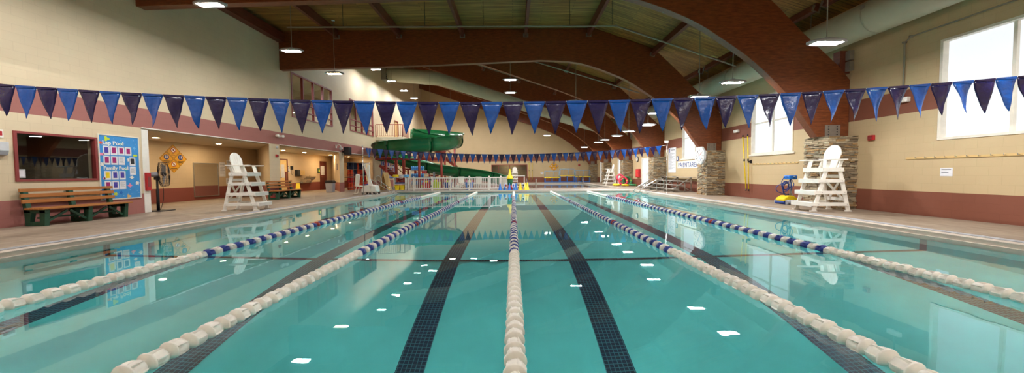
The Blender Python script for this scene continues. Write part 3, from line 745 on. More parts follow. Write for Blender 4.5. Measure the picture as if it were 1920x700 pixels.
fp = flag_pole(-8.12, 18.7, 2.72, 'steel pole at the left end of the far pennant string')
MB().tube([(0, 0, 2.6), (.28, 0, 2.6), (.3, 0, 2.55), (.3, 0, 2.1)], .012, 6).build('hook_arm', M['offwhite'], fp)
fp = flag_pole(8.25, 18.7, 2.78, 'steel pole at the right end of the far pennant string')
MB().box(-.12, .05, -.05, .05, 2.72, 2.82).build('pulley_block', M['white'], fp)

# ------------------------------------------------------------------ lifeguard chairs (local: faces +x, width along y)
def lifeguard_chair(label, loc, rz, s=1.0):
    t = thing('lifeguard_chair', label, 'lifeguard chair', loc, rz)
    W = .62
    m = M['white']
    for sy in (-1, 1):
        y = sy*W/2
        MB().bar((-.48, y, .02), (-.2, y, 1.27), .035, .1, 0, (1, 0, 0)).build('rear_leg', m, t, bevel=.004)
        MB().bar((.46, y, .02), (.07, y, 1.46), .035, .1, 0, (1, 0, 0)).build('front_leg', m, t, bevel=.004)
        MB().box(-.56, -.40, y-.03, y+.03, 0, .035).build('foot', m, t, bevel=.004)
        MB().box(.38, .56, y-.03, y+.03, 0, .035).build('foot', m, t, bevel=.004)
        for z, xa, xb in ((.16, -.45, .56), (.49, -.39, .46), (.82, -.32, .36)):
            MB().box(xa, xb, y+sy*.018, y+sy*.053, z, z+.1).build('side_rail', m, t, bevel=.004)
        MB().box(-.29, .26, y+sy*.018, y+sy*.053, 1.13, 1.24).build('seat_rail', m, t, bevel=.004)
        # arm rest with a small support
        a = MB(); a.prism([(-.36, -.07), (.3, -.07), (.36, -.03), (.36, .03), (.3, .07), (-.36, .07)], 1.45, 1.48, 0, Matrix.Translation((0, y+sy*.03, 0)), 'z'); a.build('arm_rest', m, t, bevel=.004)
        MB().bar((-.2, y, 1.24), (-.27, y, 1.45), .035, .08, 0, (1, 0, 0)).build('arm_post', m, t)
        b = MB()
        for z in (.21, .54, .87, 1.18):
            for xx in (-.45+z*.22+.0, .42-z*.26): b.lathe([(.009, 0), (.009, .006), (.004, .008)], 6, 0, Matrix.Translation((xx, y+sy*.053, z)) @ Matrix.Rotation(-sy*PI/2, 4, 'X'))
        b.build('bolt_set', M['galv'], t)
    for z, xb in ((.16, .56), (.49, .46), (.82, .36)):
        MB().box(xb, xb+.03, -W/2-.05, W/2+.05, z-.02, z+.1).build('step_front', m, t, bevel=.004)
        b = MB(); b.box(xb-.27, xb-.005, -W/2, W/2, z+.075, z+.1); b.build('step_tread', m, t, bevel=.004)
    b = MB()
    for k in range(5): b.box(-.27+k*.105, -.175+k*.105, -W/2+.02, W/2-.02, 1.2, 1.225)
    b.build('seat_board', m, t)
    MB().box(.245, .275, -W/2-.03, W/2+.03, 1.12, 1.24).build('seat_apron', m, t, bevel=.004)
    # fan shaped back of slats with a round top
    n = 5; mt = Matrix.Translation((-.2, 0, 1.2)) @ Matrix.Rotation(-.2, 4, 'Y')
    for k in range(n):
        a0 = (k-n/2)/n*2; a1 = (k+1-n/2)/n*2
        poly = [(a0*.22, 0), (a1*.22, 0)]
        for q in range(5):
            a = a1+(a0-a1)*q/4; poly.append((a*.285, .4+.3*math.sqrt(max(0, 1-a*a*.97))))
        poly = [(p[0]*.99+(.004 if p[0] < (a0+a1)*.13 else -.004), p[1]) for p in poly]
        MB().prism(poly, 0, .022, 0, mt, 'x').build('back_slat', m, t)
    b = MB(); b.box(-.03, 0, -.22, .22, .06, .13, 0, mt); b.box(-.03, 0, -.25, .25, .4, .46, 0, mt); b.build('back_batten', m, t)
    # cross bracing at the rear
    MB().bar((-.42, -W/2, .25), (-.27, W/2, .95), .06, .022, 0, (1, 0, 0)).build('rear_brace', m, t)
    MB().bar((-.42, W/2, .25), (-.27, -W/2, .95), .06, .022, 0, (1, 0, 0)).build('rear_brace', m, t)
    for z in (.3, .95): MB().box(-.47+z*.2, -.44+z*.2, -W/2, W/2, z, z+.09).build('rear_rail', m, t)
    return t
lifeguard_chair('tall white lifeguard chair on the left deck beside the pool', (-8.83, 11.4, DK), math.radians(6))
lifeguard_chair('tall white lifeguard chair before the nearest stone pillar on the right', (8.93, 10.08, DK), PI-math.radians(2))
lifeguard_chair('white lifeguard chair far away beside the family pool, before the fifth pillar', (8.75, 31.5, DK), PI, 1)
lifeguard_chair('white lifeguard chair facing us from the far end by the lobby window', (.15, 41.7, DK), -PI/2, 1)

# ------------------------------------------------------------------ benches (local: long axis y, faces +x)
def park_bench(label, loc, L=1.85):
    t = thing('park_bench', label, 'bench', loc)
    for y in (.07, L/2, L-.07):
        b = MB()
        b.prism([(.02, 0), (.1, 0), (.17, .28), (.14, .36), (.0, .36)], y-.045, y+.045)          # rear foot
        b.prism([(.36, 0), (.47, 0), (.5, .37), (.36, .37)], y-.045, y+.045)                       # front foot
        b.prism([(0, .3), (.5, .3), (.5, .385), (0, .385)], y-.045, y+.045); b.prism([(.05, 0), (.45, 0), (.45, .1), (.05, .1)], y-.04, y+.04)
        b.prism([(.0, .3), (.09, .3), (-.0, .86), (-.08, .86)], y-.045, y+.045)
        b.build('bench_leg', M['green'], t, bevel=.006)
    for z, x, h in ((.80, -.02, .075), (.67, .0, .08), (.53, .025, .085)):
        MB().box(x, x+.035, -.03, L+.03, z, z+h, 0, Matrix.Translation((0, 0, 0))).build('back_slat', M['slat'], t, bevel=.004)
    for k in range(4):
        MB().box(.1+k*.115, .2+k*.115, -.04, L+.05, .387, .425).build('seat_slat', M['slat'], t, bevel=.004)
    for y0, y1 in ((.12, L/2-.05), (L/2+.05, L-.12)):
        ym = (y0+y1)/2
        MB().bar((.42, y0, .1), (.42, ym-.0, .33), .03, .05).build('brace', M['green'], t); MB().bar((.42, ym+.05, .33), (.42, y1, .08), .03, .05).build('brace', M['green'], t)
    MB().box(.2, .26, .1, L-.1, .16, .2).build('stretcher', M['green'], t)
    return t
park_bench('wooden slat bench with green legs under the office window', (-11.385, 7.95, DK), 1.8)
b2 = park_bench('smaller looking slat bench with green legs before the first wall pier', (-11.38, 15.95, DK), 1.75)
MB().prism([(.14, .1), (.34, .1), (.34, .2), (.14, .2)], -.0, .024).build('red_badge', M['maroonf'], b2, loc=(0, -.0, 0))

# ------------------------------------------------------------------ pedestal fan
t = thing('pedestal_fan', 'black pedestal drum fan with round wire guard on the left deck', 'fan', (-11.62, 11.25, DK))
MB().prism([(-.3, -.28), (.3, -.28), (.33, 0), (.3, .28), (-.3, .28), (-.33, 0)], 0, .03, axis='z').build('fan_base', M['dark'], t, bevel=.01)
MB().tube([(0, 0, .03), (0, 0, .7), (0, 0, .72), (0, 0, 1.2)], [.04, .04, .03, .03], 12).build('fan_pole', M['dark'], t)
hd = Matrix.Translation((0.04, .06, 1.2)) @ Matrix.Rotation(math.radians(52), 4, 'Z') @ Matrix.Rotation(math.radians(88), 4, 'Y')
g = MB()
for rr, z in ((.39, 0), (.4, .09), (.39, .18), (.3, .2), (.2, .215), (.1, .22), (.3, -.02), (.2, -.035), (.1, -.04)):
    g.tube([hd @ Vector((rr*math.cos(a*PI/14), rr*math.sin(a*PI/14), z)) for a in range(28)], .004, 5, closed=True)
for k in range(36):
    a = k*PI/18; g.tube([hd @ Vector((q*math.cos(a), q*math.sin(a), z)) for q, z in ((.06, -.042), (.2, -.035), (.3, -.02), (.39, 0), (.4, .09), (.39, .18), (.3, .2), (.2, .215), (.06, .222))], .0028, 4)
g.build('wire_guard', M['dark'], t)
for k in range(4):
    a = k*PI/2+.4; bl = MB()
    vs = [];
    for q, wv in ((.05, .05), (.2, .11), (.33, .13)):
        for sgn in (-1, 1): vs.append(hd @ (Matrix.Rotation(a, 4, 'Z') @ Vector((q, sgn*wv, .09+sgn*.035))))
    bl._add(vs, [(0, 1, 3, 2), (2, 3, 5, 4)]); bl.build('fan_blade', M['grey'], t, solid=.006)
MB().lathe([(.05, .05), (.06, .06), (.06, .13), (.03, .15)], 14, 0, hd).build('fan_hub', M['dark'], t)
MB().lathe([(.05, -.22), (.075, -.2), (.08, -.06), (.05, -.04)], 14, 0, hd).build('motor', M['grey'], t)
MB().box(-.06, .06, -.05, .05, 1.02, 1.13).build('speed_box', M['dark'], t, bevel=.008)
MB().tube(smooth([(0.02, .03, 1.02), (.13, .05, .8), (.12, .06, .4), (.1, .03, .2), (.05, .02, .04)], 5), .008, 6).build('power_cord', M['dark'], t)

# ------------------------------------------------------------------ left wall: office sign, poster board
t = thing('poster_board', 'big blue poster board with Lap Pool and Family Pool notices beside the window', 'notice board', (LX, 9.58, .62))
BW, BH = 1.03, 1.83
MB().box(.0, .018, 0, BW, 0, BH).build('backing_board', M['boardblue'], t)
b = MB(); frame_x(b, .0, .03, -.015, BW+.015, -.015, BH+.015, .03); b.build('board_frame', M['offwhite'], t)
text('Lap Pool', .15, M['white'], t, (.02, .09, 1.56), ROT_L, ext=.003, bold=.004); text('Family Pool', .135, M['white'], t, (.02, .09, .85), ROT_L, ext=.003, bold=.004)
def notice(y, z, w, h, col, parent, name='notice_sheet'):
    o = MB().box(.018, .022, y, y+w, z, z+h).build(name, M['paper'], parent)
    if col == 'txt':
        b = MB()
        for q in range(5): b.box(.022, .0235, y+w*.15, y+w*(.85-.15*(q % 2)), z+h*(.8-.13*q), z+h*(.84-.13*q))
        b.build('printed_text', M['grey'], o)
    else:
        MB().box(.022, .0235, y+w*.2, y+w*.78, z+h*.2, z+h*.85).build('printed_calendar', M[col], o)
        MB().box(.022, .0235, y+w*.8, y+w*.94, z+h*.9, z+h*.94).build('printed_corner', M['blackprint'], o)
    return o
for k, c in enumerate(('violet', 'magenta', 'magenta', 'magenta')): notice(.1+k*.185, 1.27, .165, .25, c, t)
for k, c in enumerate(('magenta', 'magenta', 'txt')): notice(.1+k*.185, .99, .165, .25, c, t)
for k, c in enumerate(('yellow', 'violet', 'violet')): notice(.1+k*.185, .56, .165, .25, c, t)
for k, c in enumerate(('magenta', 'violet', 'txt')): notice(.1+k*.185, .28, .165, .25, c, t)
notice(.76, .97, .16, .25, 'blackprint', t); notice(.76, .7, .16, .24, 'txt', t)
rnd = random.Random(4)
def blob(y, z, r, m, lobes=5):
    pts = [(y+r*(1+.3*math.cos(lobes*a))*math.cos(a), z+r*(1+.3*math.cos(lobes*a))*math.sin(a)) for a in [k*PI/12 for k in range(24)]]
    MB().prism(pts, .018, .022, axis='x').build('cutout_shape', M[m], t)
for y, z, r, m, l in ((.2, 1.72, .06, 'lime', 3), (.05, 1.6, .04, 'orange', 5), (.06, 1.28, .05, 'pink', 2), (.92, 1.28, .045, 'lime', 2), (.9, 1.5, .04, 'sky', 5), (.74, 1.14, .045, 'white', 6), (.07, 1.0, .05, 'white', 6), (.65, .87, .05, 'teal', 4),
                    (.8, .62, .05, 'white', 6), (.95, .45, .05, 'white', 6), (.74, .38, .05, 'pink', 4), (.36, .15, .045, 'lime', 5), (.7, .06, .05, 'tan', 3), (.5, .18, .04, 'blue', 5), (.1, .6, .03, 'pink', 5), (.56, 1.6, .04, 'teal', 5)): blob(y, z, r, m, l)
b = MB()
for k in range(34):
    y, z = rnd.uniform(.06, .98), rnd.choice((rnd.uniform(.03, .26), rnd.uniform(1.52, 1.78), rnd.uniform(.03, 1.7))); s = .008
    if y < .72 and .27 < z < 1.52: y = rnd.uniform(.68, .74)
    b.box(.018, .021, y, y+s, z, z+s)
b.build('glitter_dots', M['white'], t)
t = thing('framed_certificate', 'small white framed paper inside the lower left of the office window', 'picture', (LX-.045, 8.02, 1.26))
MB().box(.0, .012, 0, .13, 0, .2).build('picture_frame', M['lgrey'], t); MB().box(.012, .014, .02, .11, .03, .17).build('picture_sheet', M['paper'], t)
t = thing('wall_light_box', 'grey emergency light box with red lettering at the left edge of the photo', 'emergency light', (LX, 7.55, 1.75))
MB().box(0, .12, 0, .26, .12, .32).build('light_housing', M['lgrey'], t, bevel=.01); MB().prism([(0, 0), (.1, .03), (.12, .12), (0, .12)], 0, .25).build('lower_lens', M['grey'], t, bevel=.004)
MB().box(0, .03, .02, .24, .42, .6).build('sign_plate', M['white'], t); MB().box(.03, .034, .04, .22, .46, .56).build('red_marks', M['red'], t)

# ------------------------------------------------------------------ alcove 1
t = thing('extinguisher_cabinet', 'red fire extinguisher cabinet on the white jamb of the first alcove', 'cabinet', (LX-.005, 10.76, .82))
MB().box(0, .07, 0, .14, 0, .56).build('cabinet_box', M['red'], t, bevel=.01); MB().box(.07, .075, .03, .11, .12, .44).build('door_window', M['maroonf'], t)
def diamond(label, Yc, Zc, s, wall, c, sym, words_, grp):
    """square warning sign hung on its corner; wall 'L' faces +x, 'F' faces -y"""
    loc = (wall[1], Yc, Zc) if wall[0] == 'L' else (Yc, wall[1], Zc)
    t = thing('warning_sign', label, 'sign', loc, 0 if wall[0] == 'L' else -PI/2, grp)
    r = s/2
    MB().prism([(0, -r), (r, 0), (0, r), (-r, 0)], 0, .012, axis='x').build('sign_plate', M['amber'], t)
    for q in range(4):
        a = q*PI/2; p0 = Vector((.013, (r-.03)*math.cos(a), (r-.03)*math.sin(a))); p1 = Vector((.013, (r-.03)*math.cos(a+PI/2), (r-.03)*math.sin(a+PI/2)))
    b = MB()
    for q in range(4):
        a = q*PI/2; b.bar((.012, (r-.025)*math.cos(a), (r-.025)*math.sin(a)), (.012, (r-.025)*math.cos(a+PI/2), (r-.025)*math.sin(a+PI/2)), .008, .008)
    b.build('black_border', M['dark'], t)
    k = r*.36; Zs = r*.22
    pts = lambda rr: [(rr*math.cos(a*PI/12), Zs+rr*math.sin(a*PI/12)) for a in range(24)]
    if c == 'red':
        MB().prism(pts(k), .012, .015, axis='x').build('ring_disc', M['red'], t); MB().prism(pts(k*.78), .015, .017, axis='x').build('white_disc', M['white'], t)
        b = MB(); b.prism([(-.2*k, Zs-.35*k), (.1*k, Zs-.4*k), (.3*k, Zs+.1*k), (.0, Zs+.4*k), (-.25*k, Zs+.15*k)], .017, .019, axis='x'); b.build('pictogram', M['dark'], t)
        MB().bar((.021, -k*.62, Zs+k*.62), (.021, k*.62, Zs-k*.62), .006, k*.2).build('slash_bar', M['red'], t)
    else:
        MB().prism(pts(k), .012, .015, axis='x').build('blue_disc', M['blued'], t)
        b = MB(); 
        for dy in (-.3*k, .3*k): b.lathe([(.0, -.002), (.16*k, -.002), (.16*k, .002), (0, .002)], 10, 0, Matrix.Translation((.016, dy, Zs+.4*k)) @ Matrix.Rotation(PI/2, 4, 'Y')); b.box(.015, .018, dy-.13*k, dy+.13*k, Zs-.5*k, Zs+.22*k)
        b.build('pictogram', M['white'], t)
    if not words_:
        b = MB()
        for q, (ww, zz) in enumerate(((.62, .3), (.45, .5))): b.box(.012, .014, -r*ww*.7, r*ww*.7, -r*zz-r*.1, -r*zz)
        b.build('caption_bars', M['dark'], t)
    for n_, wd in enumerate(words_): text(wd, r*.2, M['dark'], t, (.013, 0, -r*.32-n_*r*.22), ROT_L, ext=.001, align='CENTER')
    return t
s = .62; Yc, Zc = 15.06, 2.02
diamond('top yellow diamond sign, No Diving, of the four above the fan', Yc, Zc+s/2, s, ('L', BX), 'red', 0, ('No', 'Diving'), 'alcove warning signs')
diamond('left yellow diamond sign, round blue symbol, just above the fan', Yc-s/2, Zc, s, ('L', BX), 'blue', 0, (), 'alcove warning signs')
diamond('right yellow diamond sign, two white figures on blue, in the alcove', Yc+s/2, Zc, s, ('L', BX), 'blue', 0, (), 'alcove warning signs')
diamond('bottom yellow diamond sign, red slashed ring, of the four in the alcove', Yc, Zc-s/2, s, ('L', BX), 'red', 0, (), 'alcove warning signs')
s = .62; Xc, Zc = 5.07, 2.08
diamond('top yellow diamond sign of the four on the far end wall', Xc, Zc+s/2, s, ('F', YE), 'blue', 0, (), 'end wall warning signs')
diamond('left yellow diamond sign of the four on the far end wall', Xc-s/2, Zc, s, ('F', YE), 'red', 0, (), 'end wall warning signs')
diamond('right yellow diamond sign of the four on the far end wall', Xc+s/2, Zc, s, ('F', YE), 'blue', 0, (), 'end wall warning signs')
diamond('bottom yellow diamond sign of the four on the far end wall', Xc, Zc-s/2, s, ('F', YE), 'red', 0, (), 'end wall warning signs')
t = thing('wall_mirror', 'rectangular framed wall mirror in the first alcove behind the lifeguard chair', 'mirror', (BX, 15.98, .3))
MB().box(0, .02, 0, 1.32, 0, 1.56).build('mirror_glass', M['mirror'], t); b = MB(); frame_x(b, 0, .035, -.02, 1.34, -.02, 1.58, .03); b.build('mirror_frame', M['galv'], t)
def wall_paper(label, x, y, z, w, h, face, lines=4, big=None, grp=None):
    t = thing('posted_notice', label, 'notice', (x, y, z), 0 if face == 'L' else PI if face == 'R' else -PI/2, grp)
    MB().box(0, .006, 0, w, 0, h).build('paper_sheet', M['paper'], t)
    b = MB()
    for q in range(lines): b.box(.006, .008, w*.12, w*(.88-.2*(q % 2)), h*(.86-q*.7/lines), h*(.86-q*.7/lines)-h*.25/lines)
    b.build('printed_text', M['grey'], t)
    if big: MB().box(.006, .008, w*.35, w*.65, h*.1, h*.4).build('printed_symbol', M[big], t)
    return t
wall_paper('tall white notice right of the alcove mirror', BX, 17.4, 1.22, .36, .72, 'L', 7)
wall_paper('white notice partly behind the left lifeguard chair back', BX, 17.85, 1.62, .3, .46, 'L', 5)
wall_paper('small white notice with a dark symbol low beside the chair legs', BX, 17.78, .82, .42, .32, 'L', 3, 'blackprint')

# pier fittings
t = thing('emergency_light', 'white two-headed emergency light on the maroon band above the first pier', 'emergency light', (LX, 16.6, 3.12))
MB().box(0, .1, .2, .42, 0, .12).build('battery_case', M['white'], t, bevel=.01)
for yy in (.12, .5): MB().lathe([(.03, 0), (.06, .02), (.065, .1), (.05, .11)], 14, 0, Matrix.Translation((.1, yy, .06)) @ Matrix.Rotation(PI/2, 4, 'Y')).build('lamp_head', M['white'], t)
MB().tube([(.07, .1, .06), (.07, .5, .06)], .015, 6).build('head_arm', M['white'], t)
t = thing('smoke_detector', 'small round grey detector under the band above the first pier', 'detector', (LX, 16.85, 2.63)); MB().lathe([(.06, 0), (.065, .04), (.03, .07)], 16, 0, Matrix.Rotation(PI/2, 4, 'Y')).build('detector_body', M['lgrey'], t)
t = thing('fire_alarm', 'small red fire alarm box high on the first pier of the left wall', 'alarm', (LX, 16.75, 2.15)); MB().box(0, .06, 0, .15, 0, .13).build('alarm_box', M['red'], t, bevel=.01); MB().prism([(0, 0), (.05, .02), (.05, .1), (0, .12)], .03, .1).build('alarm_strobe', M['maroonf'], t, loc=(.05, 0, 0))
t = thing('fire_alarm', 'small red fire alarm on the right wall between pillar and big window', 'alarm', (RX, 10.12, 2.14), PI); MB().box(0, .06, 0, .17, 0, .15).build('alarm_box', M['red'], t, bevel=.01); MB().box(.06, .09, .04, .13, .03, .12).build('alarm_strobe', M['maroonf'], t)
t = thing('fire_alarm', 'small dark red fire alarm on the end wall left of the farthest pillar', 'alarm', (8.1, YE, 2.1), -PI/2); MB().box(0, .06, 0, .25, 0, .25).build('alarm_box', M['red'], t, bevel=.01); MB().box(.06, .09, .06, .19, .05, .2).build('alarm_strobe', M['maroonf'], t)
for lab, y in (('white emergency light on the right maroon band behind a pennant', 9.3), ('white emergency light above the yellow rescue poles', 16.1)):
    t = thing('emergency_light', lab, 'emergency light', (RX, y+.1, 3.06), PI, 'right wall emergency lights'); MB().box(0, .1, 0, .3, 0, .13).build('battery_case', M['white'], t, bevel=.01)
    for yy in (.06, .24): MB().lathe([(.03, 0), (.045, .02), (.045, .06)], 12, 0, Matrix.Translation((.08, yy, -.0))).build('lamp_head', M['white'], t)

# alcove 2 fittings
def wet_sign(label, loc, rz):
    t = thing('wet_floor_sign', label, 'floor sign', loc, rz)
    for s_ in (-1, 1):
        m4 = Matrix.Rotation(s_*.28, 4, 'X'); b = MB(); b.prism([(-.15, 0), (-.11, 0), (-.09, .1), (.09, .1), (.11, 0), (.15, 0), (.1, .62), (-.1, .62)], -.008, .008, 0, Matrix.Translation((0, s_*.18, 0)) @ m4, 'y'); b.build('sign_panel', M['yellow'], t)
    return t
wet_sign('yellow folding wet floor sign in the second alcove by the bench', (-14.1, 22.6, DK), math.radians(30))
t = thing('drinking_fountain', 'wall mounted stainless drinking fountain pair in the second alcove', 'drinking fountain', (BX+.012, 24.0, .6))
b = MB(); b.prism([(0, .0), (.3, .12), (.42, .3), (.42, .36), (0, .36)], 0, .5); b.build('low_basin', M['chrome'], t, bevel=.01)
b = MB(); b.prism([(0, .2), (.3, .32), (.42, .5), (.42, .56), (0, .56)], .6, 1.15); b.build('high_basin', M['chrome'], t, bevel=.01)
for yy, zz in ((.25, .36), (.87, .56)): MB().tube([(.12, yy, zz), (.12, yy, zz+.06), (.2, yy, zz+.08)], .014, 6).build('spout', M['chrome'], t)
MB().box(0, .1, -.1, 1.2, .1, .2).build('wall_bracket', M['galv'], t)
t = thing('wall_dispenser', 'black and tan dispenser box on the wall above the fountain', 'dispenser', (BX, 23.4, 1.2)); MB().box(0, .2, 0, .3, 0, .42).build('dispenser_body', M['dark'], t, bevel=.01); MB().box(0, .16, .32, .9, .05, .38).build('paper_tray', M['tan'], t, bevel=.01)
t = thing('wall_phone', 'black wall telephone with hanging cord in the second alcove', 'telephone', (BX, 22.95+.0, 1.62))
MB().box(0, .07, 0, .22, 0, .24).build('phone_body', M['dark'], t, bevel=.01); MB().tube(smooth([(.05, .05, .0), (.06, .0, -.2), (.06, .1, -.36), (.06, .18, -.2), (.05, .18, 0)], 5), .008, 6).build('phone_cord', M['dark'], t); MB().box(.07, .11, .04, .09, .02, .24).build('handset', M['dark'], t, bevel=.01)
wall_paper('small light blue leaflet on the wall below the telephone', BX, 22.78, 1.45, .14, .22, 'L', 3, 'sky')
t = thing('framed_notice', 'small green framed notice beside the cream alcove door', 'notice', (BX, 22.67-.0, 1.5)); MB().box(0, .02, .0, .1, 0, .36).build('frame_border', M['green'], t); MB().box(.02, .024, .02, .08, .04, .32).build('frame_sheet', M['lgrey'], t)
t = thing('green_box', 'small green box on the wall left of the brown alcove door', 'box', (BX, 26.12, 1.4)); MB().box(0, .08, 0, .22, 0, .36).build('box_body', M['green'], t, bevel=.01); MB().box(.08, .085, .04, .18, .08, .28).build('box_label', M['lime'], t)
t = thing('blue_sign', 'small dark blue sign on the slanted second pier above the bin', 'sign', (-12.28, 24.12, 1.62), math.atan2(-3.3, -5.3)+PI/2)
t.rotation_euler = (0, 0, 0)
nx, ny = -5.3, -3.3; L_ = math.hypot(nx, ny); # outward normal of the splayed face points toward the camera and alcove
d = Vector((-3.3, 5.3, 0)).normalized(); nrm = Vector((-5.3, -3.3, 0)).normalized()
m4 = Matrix((d, nrm, Vector((0, 0, 1)))).transposed().to_4x4()
MB().box(-.18, .18, 0.005, .02, 0, .42, 0, m4).build('sign_plate', M['blued'], t); b = MB()
for q in range(4): b.box(-.12, .12-.04*(q % 2), .02, .024, .08+.08*q, .11+.08*q, 0, m4)
b.build('sign_text', M['white'], t)
t.location = Vector((LX, 22.9, 1.62))+d*1.55
t = thing('trash_bin', 'light grey trash bin with black swing lid at the second pier', 'bin', (-11.95, 22.55, DK))
b = MB(); b.prism([(-.2, 0), (.2, 0), (.25, .62), (-.25, .62)], -.17, .17); b.build('bin_body', M['bin'], t, bevel=.015)
b = MB(); b.prism([(-.26, .6), (.26, .6), (.26, .68), (.2, .78), (-.2, .78), (-.26, .68)], -.2, .2); b.build('bin_lid', M['dark'], t, bevel=.01); MB().box(-.14, .14, -.21, -.2, .66, .74).build('bin_flap', M['dark'], t)
t = thing('wall_speaker', 'black loudspeaker hung on the maroon band above the second pier', 'speaker', (LX, 23.1, 2.62))
MB().box(.16, .5, .1, .5, 0, .5).build('speaker_cabinet', M['dark'], t, bevel=.01); MB().box(0, .16, .25, .35, .15, .25).build('speaker_bracket', M['dark'], t); MB().box(.17, .49, .09, .1, .03, .47).build('speaker_grille', M['blackprint'], t)
t = thing('security_camera', 'white dome camera on a curved arm beside the black speaker', 'camera', (LX, 22.5, 3.0))
MB().tube(smooth([(0, 0, .1), (.14, 0, .2), (.28, 0, .16), (.32, 0, .04)], 5), .035, 10).build('camera_arm', M['white'], t); MB().box(0, .03, -.08, .08, 0, .2).build('wall_plate', M['white'], t)
MB().lathe([(.06, .02), (.11, -.02), (.11, -.1), (.08, -.16), (.02, -.19)], 18, 0, Matrix.Translation((.32, 0, .04))).build('camera_dome', M['lgrey'], t)
# life vest rack
t = thing('vest_rack', 'metal rack crammed with red and orange life vests in the third alcove', 'rack', (-12.15, 25.5, DK))
b = MB()
for x in (-.35, .35):
    for y in (0, 2.95): b.tube([(x, y, 0), (x, y, 2.05)], .02, 8)
for y in (0, 2.95):
    for z in (.15, .92, 2.05): b.tube([(-.35, y, z), (.35, y, z)], .02, 8)
for z in (.04, .55, 1.06, 1.57): b.tube([(0, 0, z+.466), (0, 2.95, z+.466)], .009, 6)
for x in (-.35, .35): b.tube([(x, 0, 2.05), (x, 2.95, 2.05)], .02, 8)
b.build('rack_frame', M['galv'], t)
def vest(loc, m, rz, s=1):
    v = MB()
    for sx in (-1, 1):
        v.prism([(sx*.02, 0), (sx*.17, .0), (sx*.19, .2), (sx*.15, .28), (sx*.15, .46), (sx*.07, .48), (sx*.06, .3), (sx*.02, .22)][::sx], -.05, .0); v.prism([(sx*.02, 0), (sx*.17, .0), (sx*.19, .2), (sx*.15, .28), (sx*.15, .46), (sx*.07, .48), (sx*.06, .3), (sx*.02, .22)][::sx], .04, .09)
    v.prism([(-.15, .44), (.15, .44), (.15, .47), (-.15, .47)], -.04, .08); v.box(-.18, .18, -.056, -.05, .08, .11, 1)
    return v
vp = {}
cols = ['orange', 'vestred', 'navy', 'orange', 'vestred']
rn = random.Random(11)
lab = {'orange': 'orange life vest hanging crammed among the others on the rack', 'vestred': 'red life vest hanging crammed among the others on the rack', 'navy': 'navy life vest hanging crammed among the others on the rack'}
for row, z in enumerate((1.57, 1.06, .55, .04)):
    for k in range(10):
        c = 'navy' if (row == 0 and k < 9 and rn.random() < .75) or rn.random() < .12 else rn.choice(('orange', 'vestred', 'vestred', 'orange'))
        loc = (-12.15+rn.uniform(-.03, .03), 25.72+k*.272, DK+z-.028)
        rz = PI/4+rn.uniform(-.015, .015)
        if c not in vp:
            o = thing('life_vest', lab[c], 'life vest', loc, rz, c+' life vests on the rack'.replace('vestred', 'red')); vest(0, c, 0).build('vest_foam', [M[c], M['dark']], o, bevel=.012)
            MB().box(-.03, .03, -.07, -.056, .075, .115).build('buckle', M['dark'], o); vp[c] = o; o['group'] = {'orange': 'orange life vests', 'vestred': 'red life vests', 'navy': 'navy life vests'}[c]
        else: o = dup(vp[c], loc, rz)
# notice board farther along the left wall
t = thing('notice_board', 'far blue framed notice board with rows of photos behind the slide tower', 'notice board', (LX, 30.2, .95))
MB().box(0, .02, 0, 3.2, 0, 1.5).build('backing_board', M['lgrey'], t); b = MB(); frame_x(b, 0, .04, -.04, 3.24, -.04, 1.54, .08); b.build('board_frame', M['blue'], t)
for k in range(5):
    for j in range(3): MB().box(.02, .026, .25+k*.6, .6+k*.6, .12+j*.47, .47+j*.47).build('photo_sheet', M['maroonf' if (k+j) % 2 else 'violet'], t)

# ------------------------------------------------------------------ water slide
t = thing('water_slide', 'big green spiral water slide rising from the family pool to the balcony', 'water slide')
SP = [(-9.2, 31.4, 5.0), (-8.0, 31.9, 4.86), (-6.3, 31.6, 4.62), (-5.05, 30.4, 4.3), (-4.7, 28.6, 3.95), (-5.1, 26.9, 3.62), (-6.2, 25.9, 3.45), (-7.6, 25.5, 3.32), (-9.0, 25.7, 3.2), (-10.1, 26.5, 3.08),
      (-10.6, 27.8, 2.9), (-10.3, 29.0, 2.72), (-9.4, 29.7, 2.45), (-8.2, 29.6, 2.12), (-7.0, 29.1, 1.86), (-5.6, 28.6, 1.62), (-4.2, 28.2, 1.42), (-2.9, 27.9, 1.25), (-1.6, 27.65, 1.02), (-.35, 27.5, .66)]
path = smooth(SP, 6)
def flume_ring(i):
    p = path[i]; d = (path[min(i+1, len(path)-1)]-path[max(i-1, 0)]).normalized()
    side = d.cross(Vector((0, 0, 1))).normalized(); up = side.cross(d)
    # banked: outer wall is higher through the curves
    a = path[max(i-6, 0)]; c = path[min(i+6, len(path)-1)]; mid = (a+c)/2
    bank = max(-1, min(1, (p-mid).dot(side)*2.2))
    return p, side, up, bank
def section(n0, n1, infl=0.0, ring=False):
    vs = []; fs = []; R = .52+infl; NP = 17
    prof = []
    for k in range(NP): prof.append((k/(NP-1)))
    rows = 0
    for i in range(n0, n1+1):
        p, side, up, bank = flume_ring(i)
        hl = .34-.22*bank; hr = .34+.22*bank    # left (-side) and right wall heights over the centre
        pts = [(-R-.1-infl, hl-.05), (-R-.1-infl, hl), (-R, hl)]
        for k in range(13):
            a = PI+PI*k/12; pts.append((R*math.cos(a), R*math.sin(a)*.98))
        pts += [(R, hr), (R+.1+infl, hr), (R+.1+infl, hr-.05)]
        for (a, b) in pts: vs.append(p+side*a+up*b)
        rows += 1
    n = len(pts)
    for i in range(rows-1):
        for k in range(n-1): fs.append((i*n+k, i*n+k+1, (i+1)*n+k+1, (i+1)*n+k))
    return vs, fs
cuts = list(range(0, len(path)-1, 12))+[len(path)-1]
for a, b in zip(cuts[:-1], cuts[1:]):
    mb = MB(); mb._add(*section(a, b), 0, True); mb.build('flume_section', M['slide'], t, solid=.035)
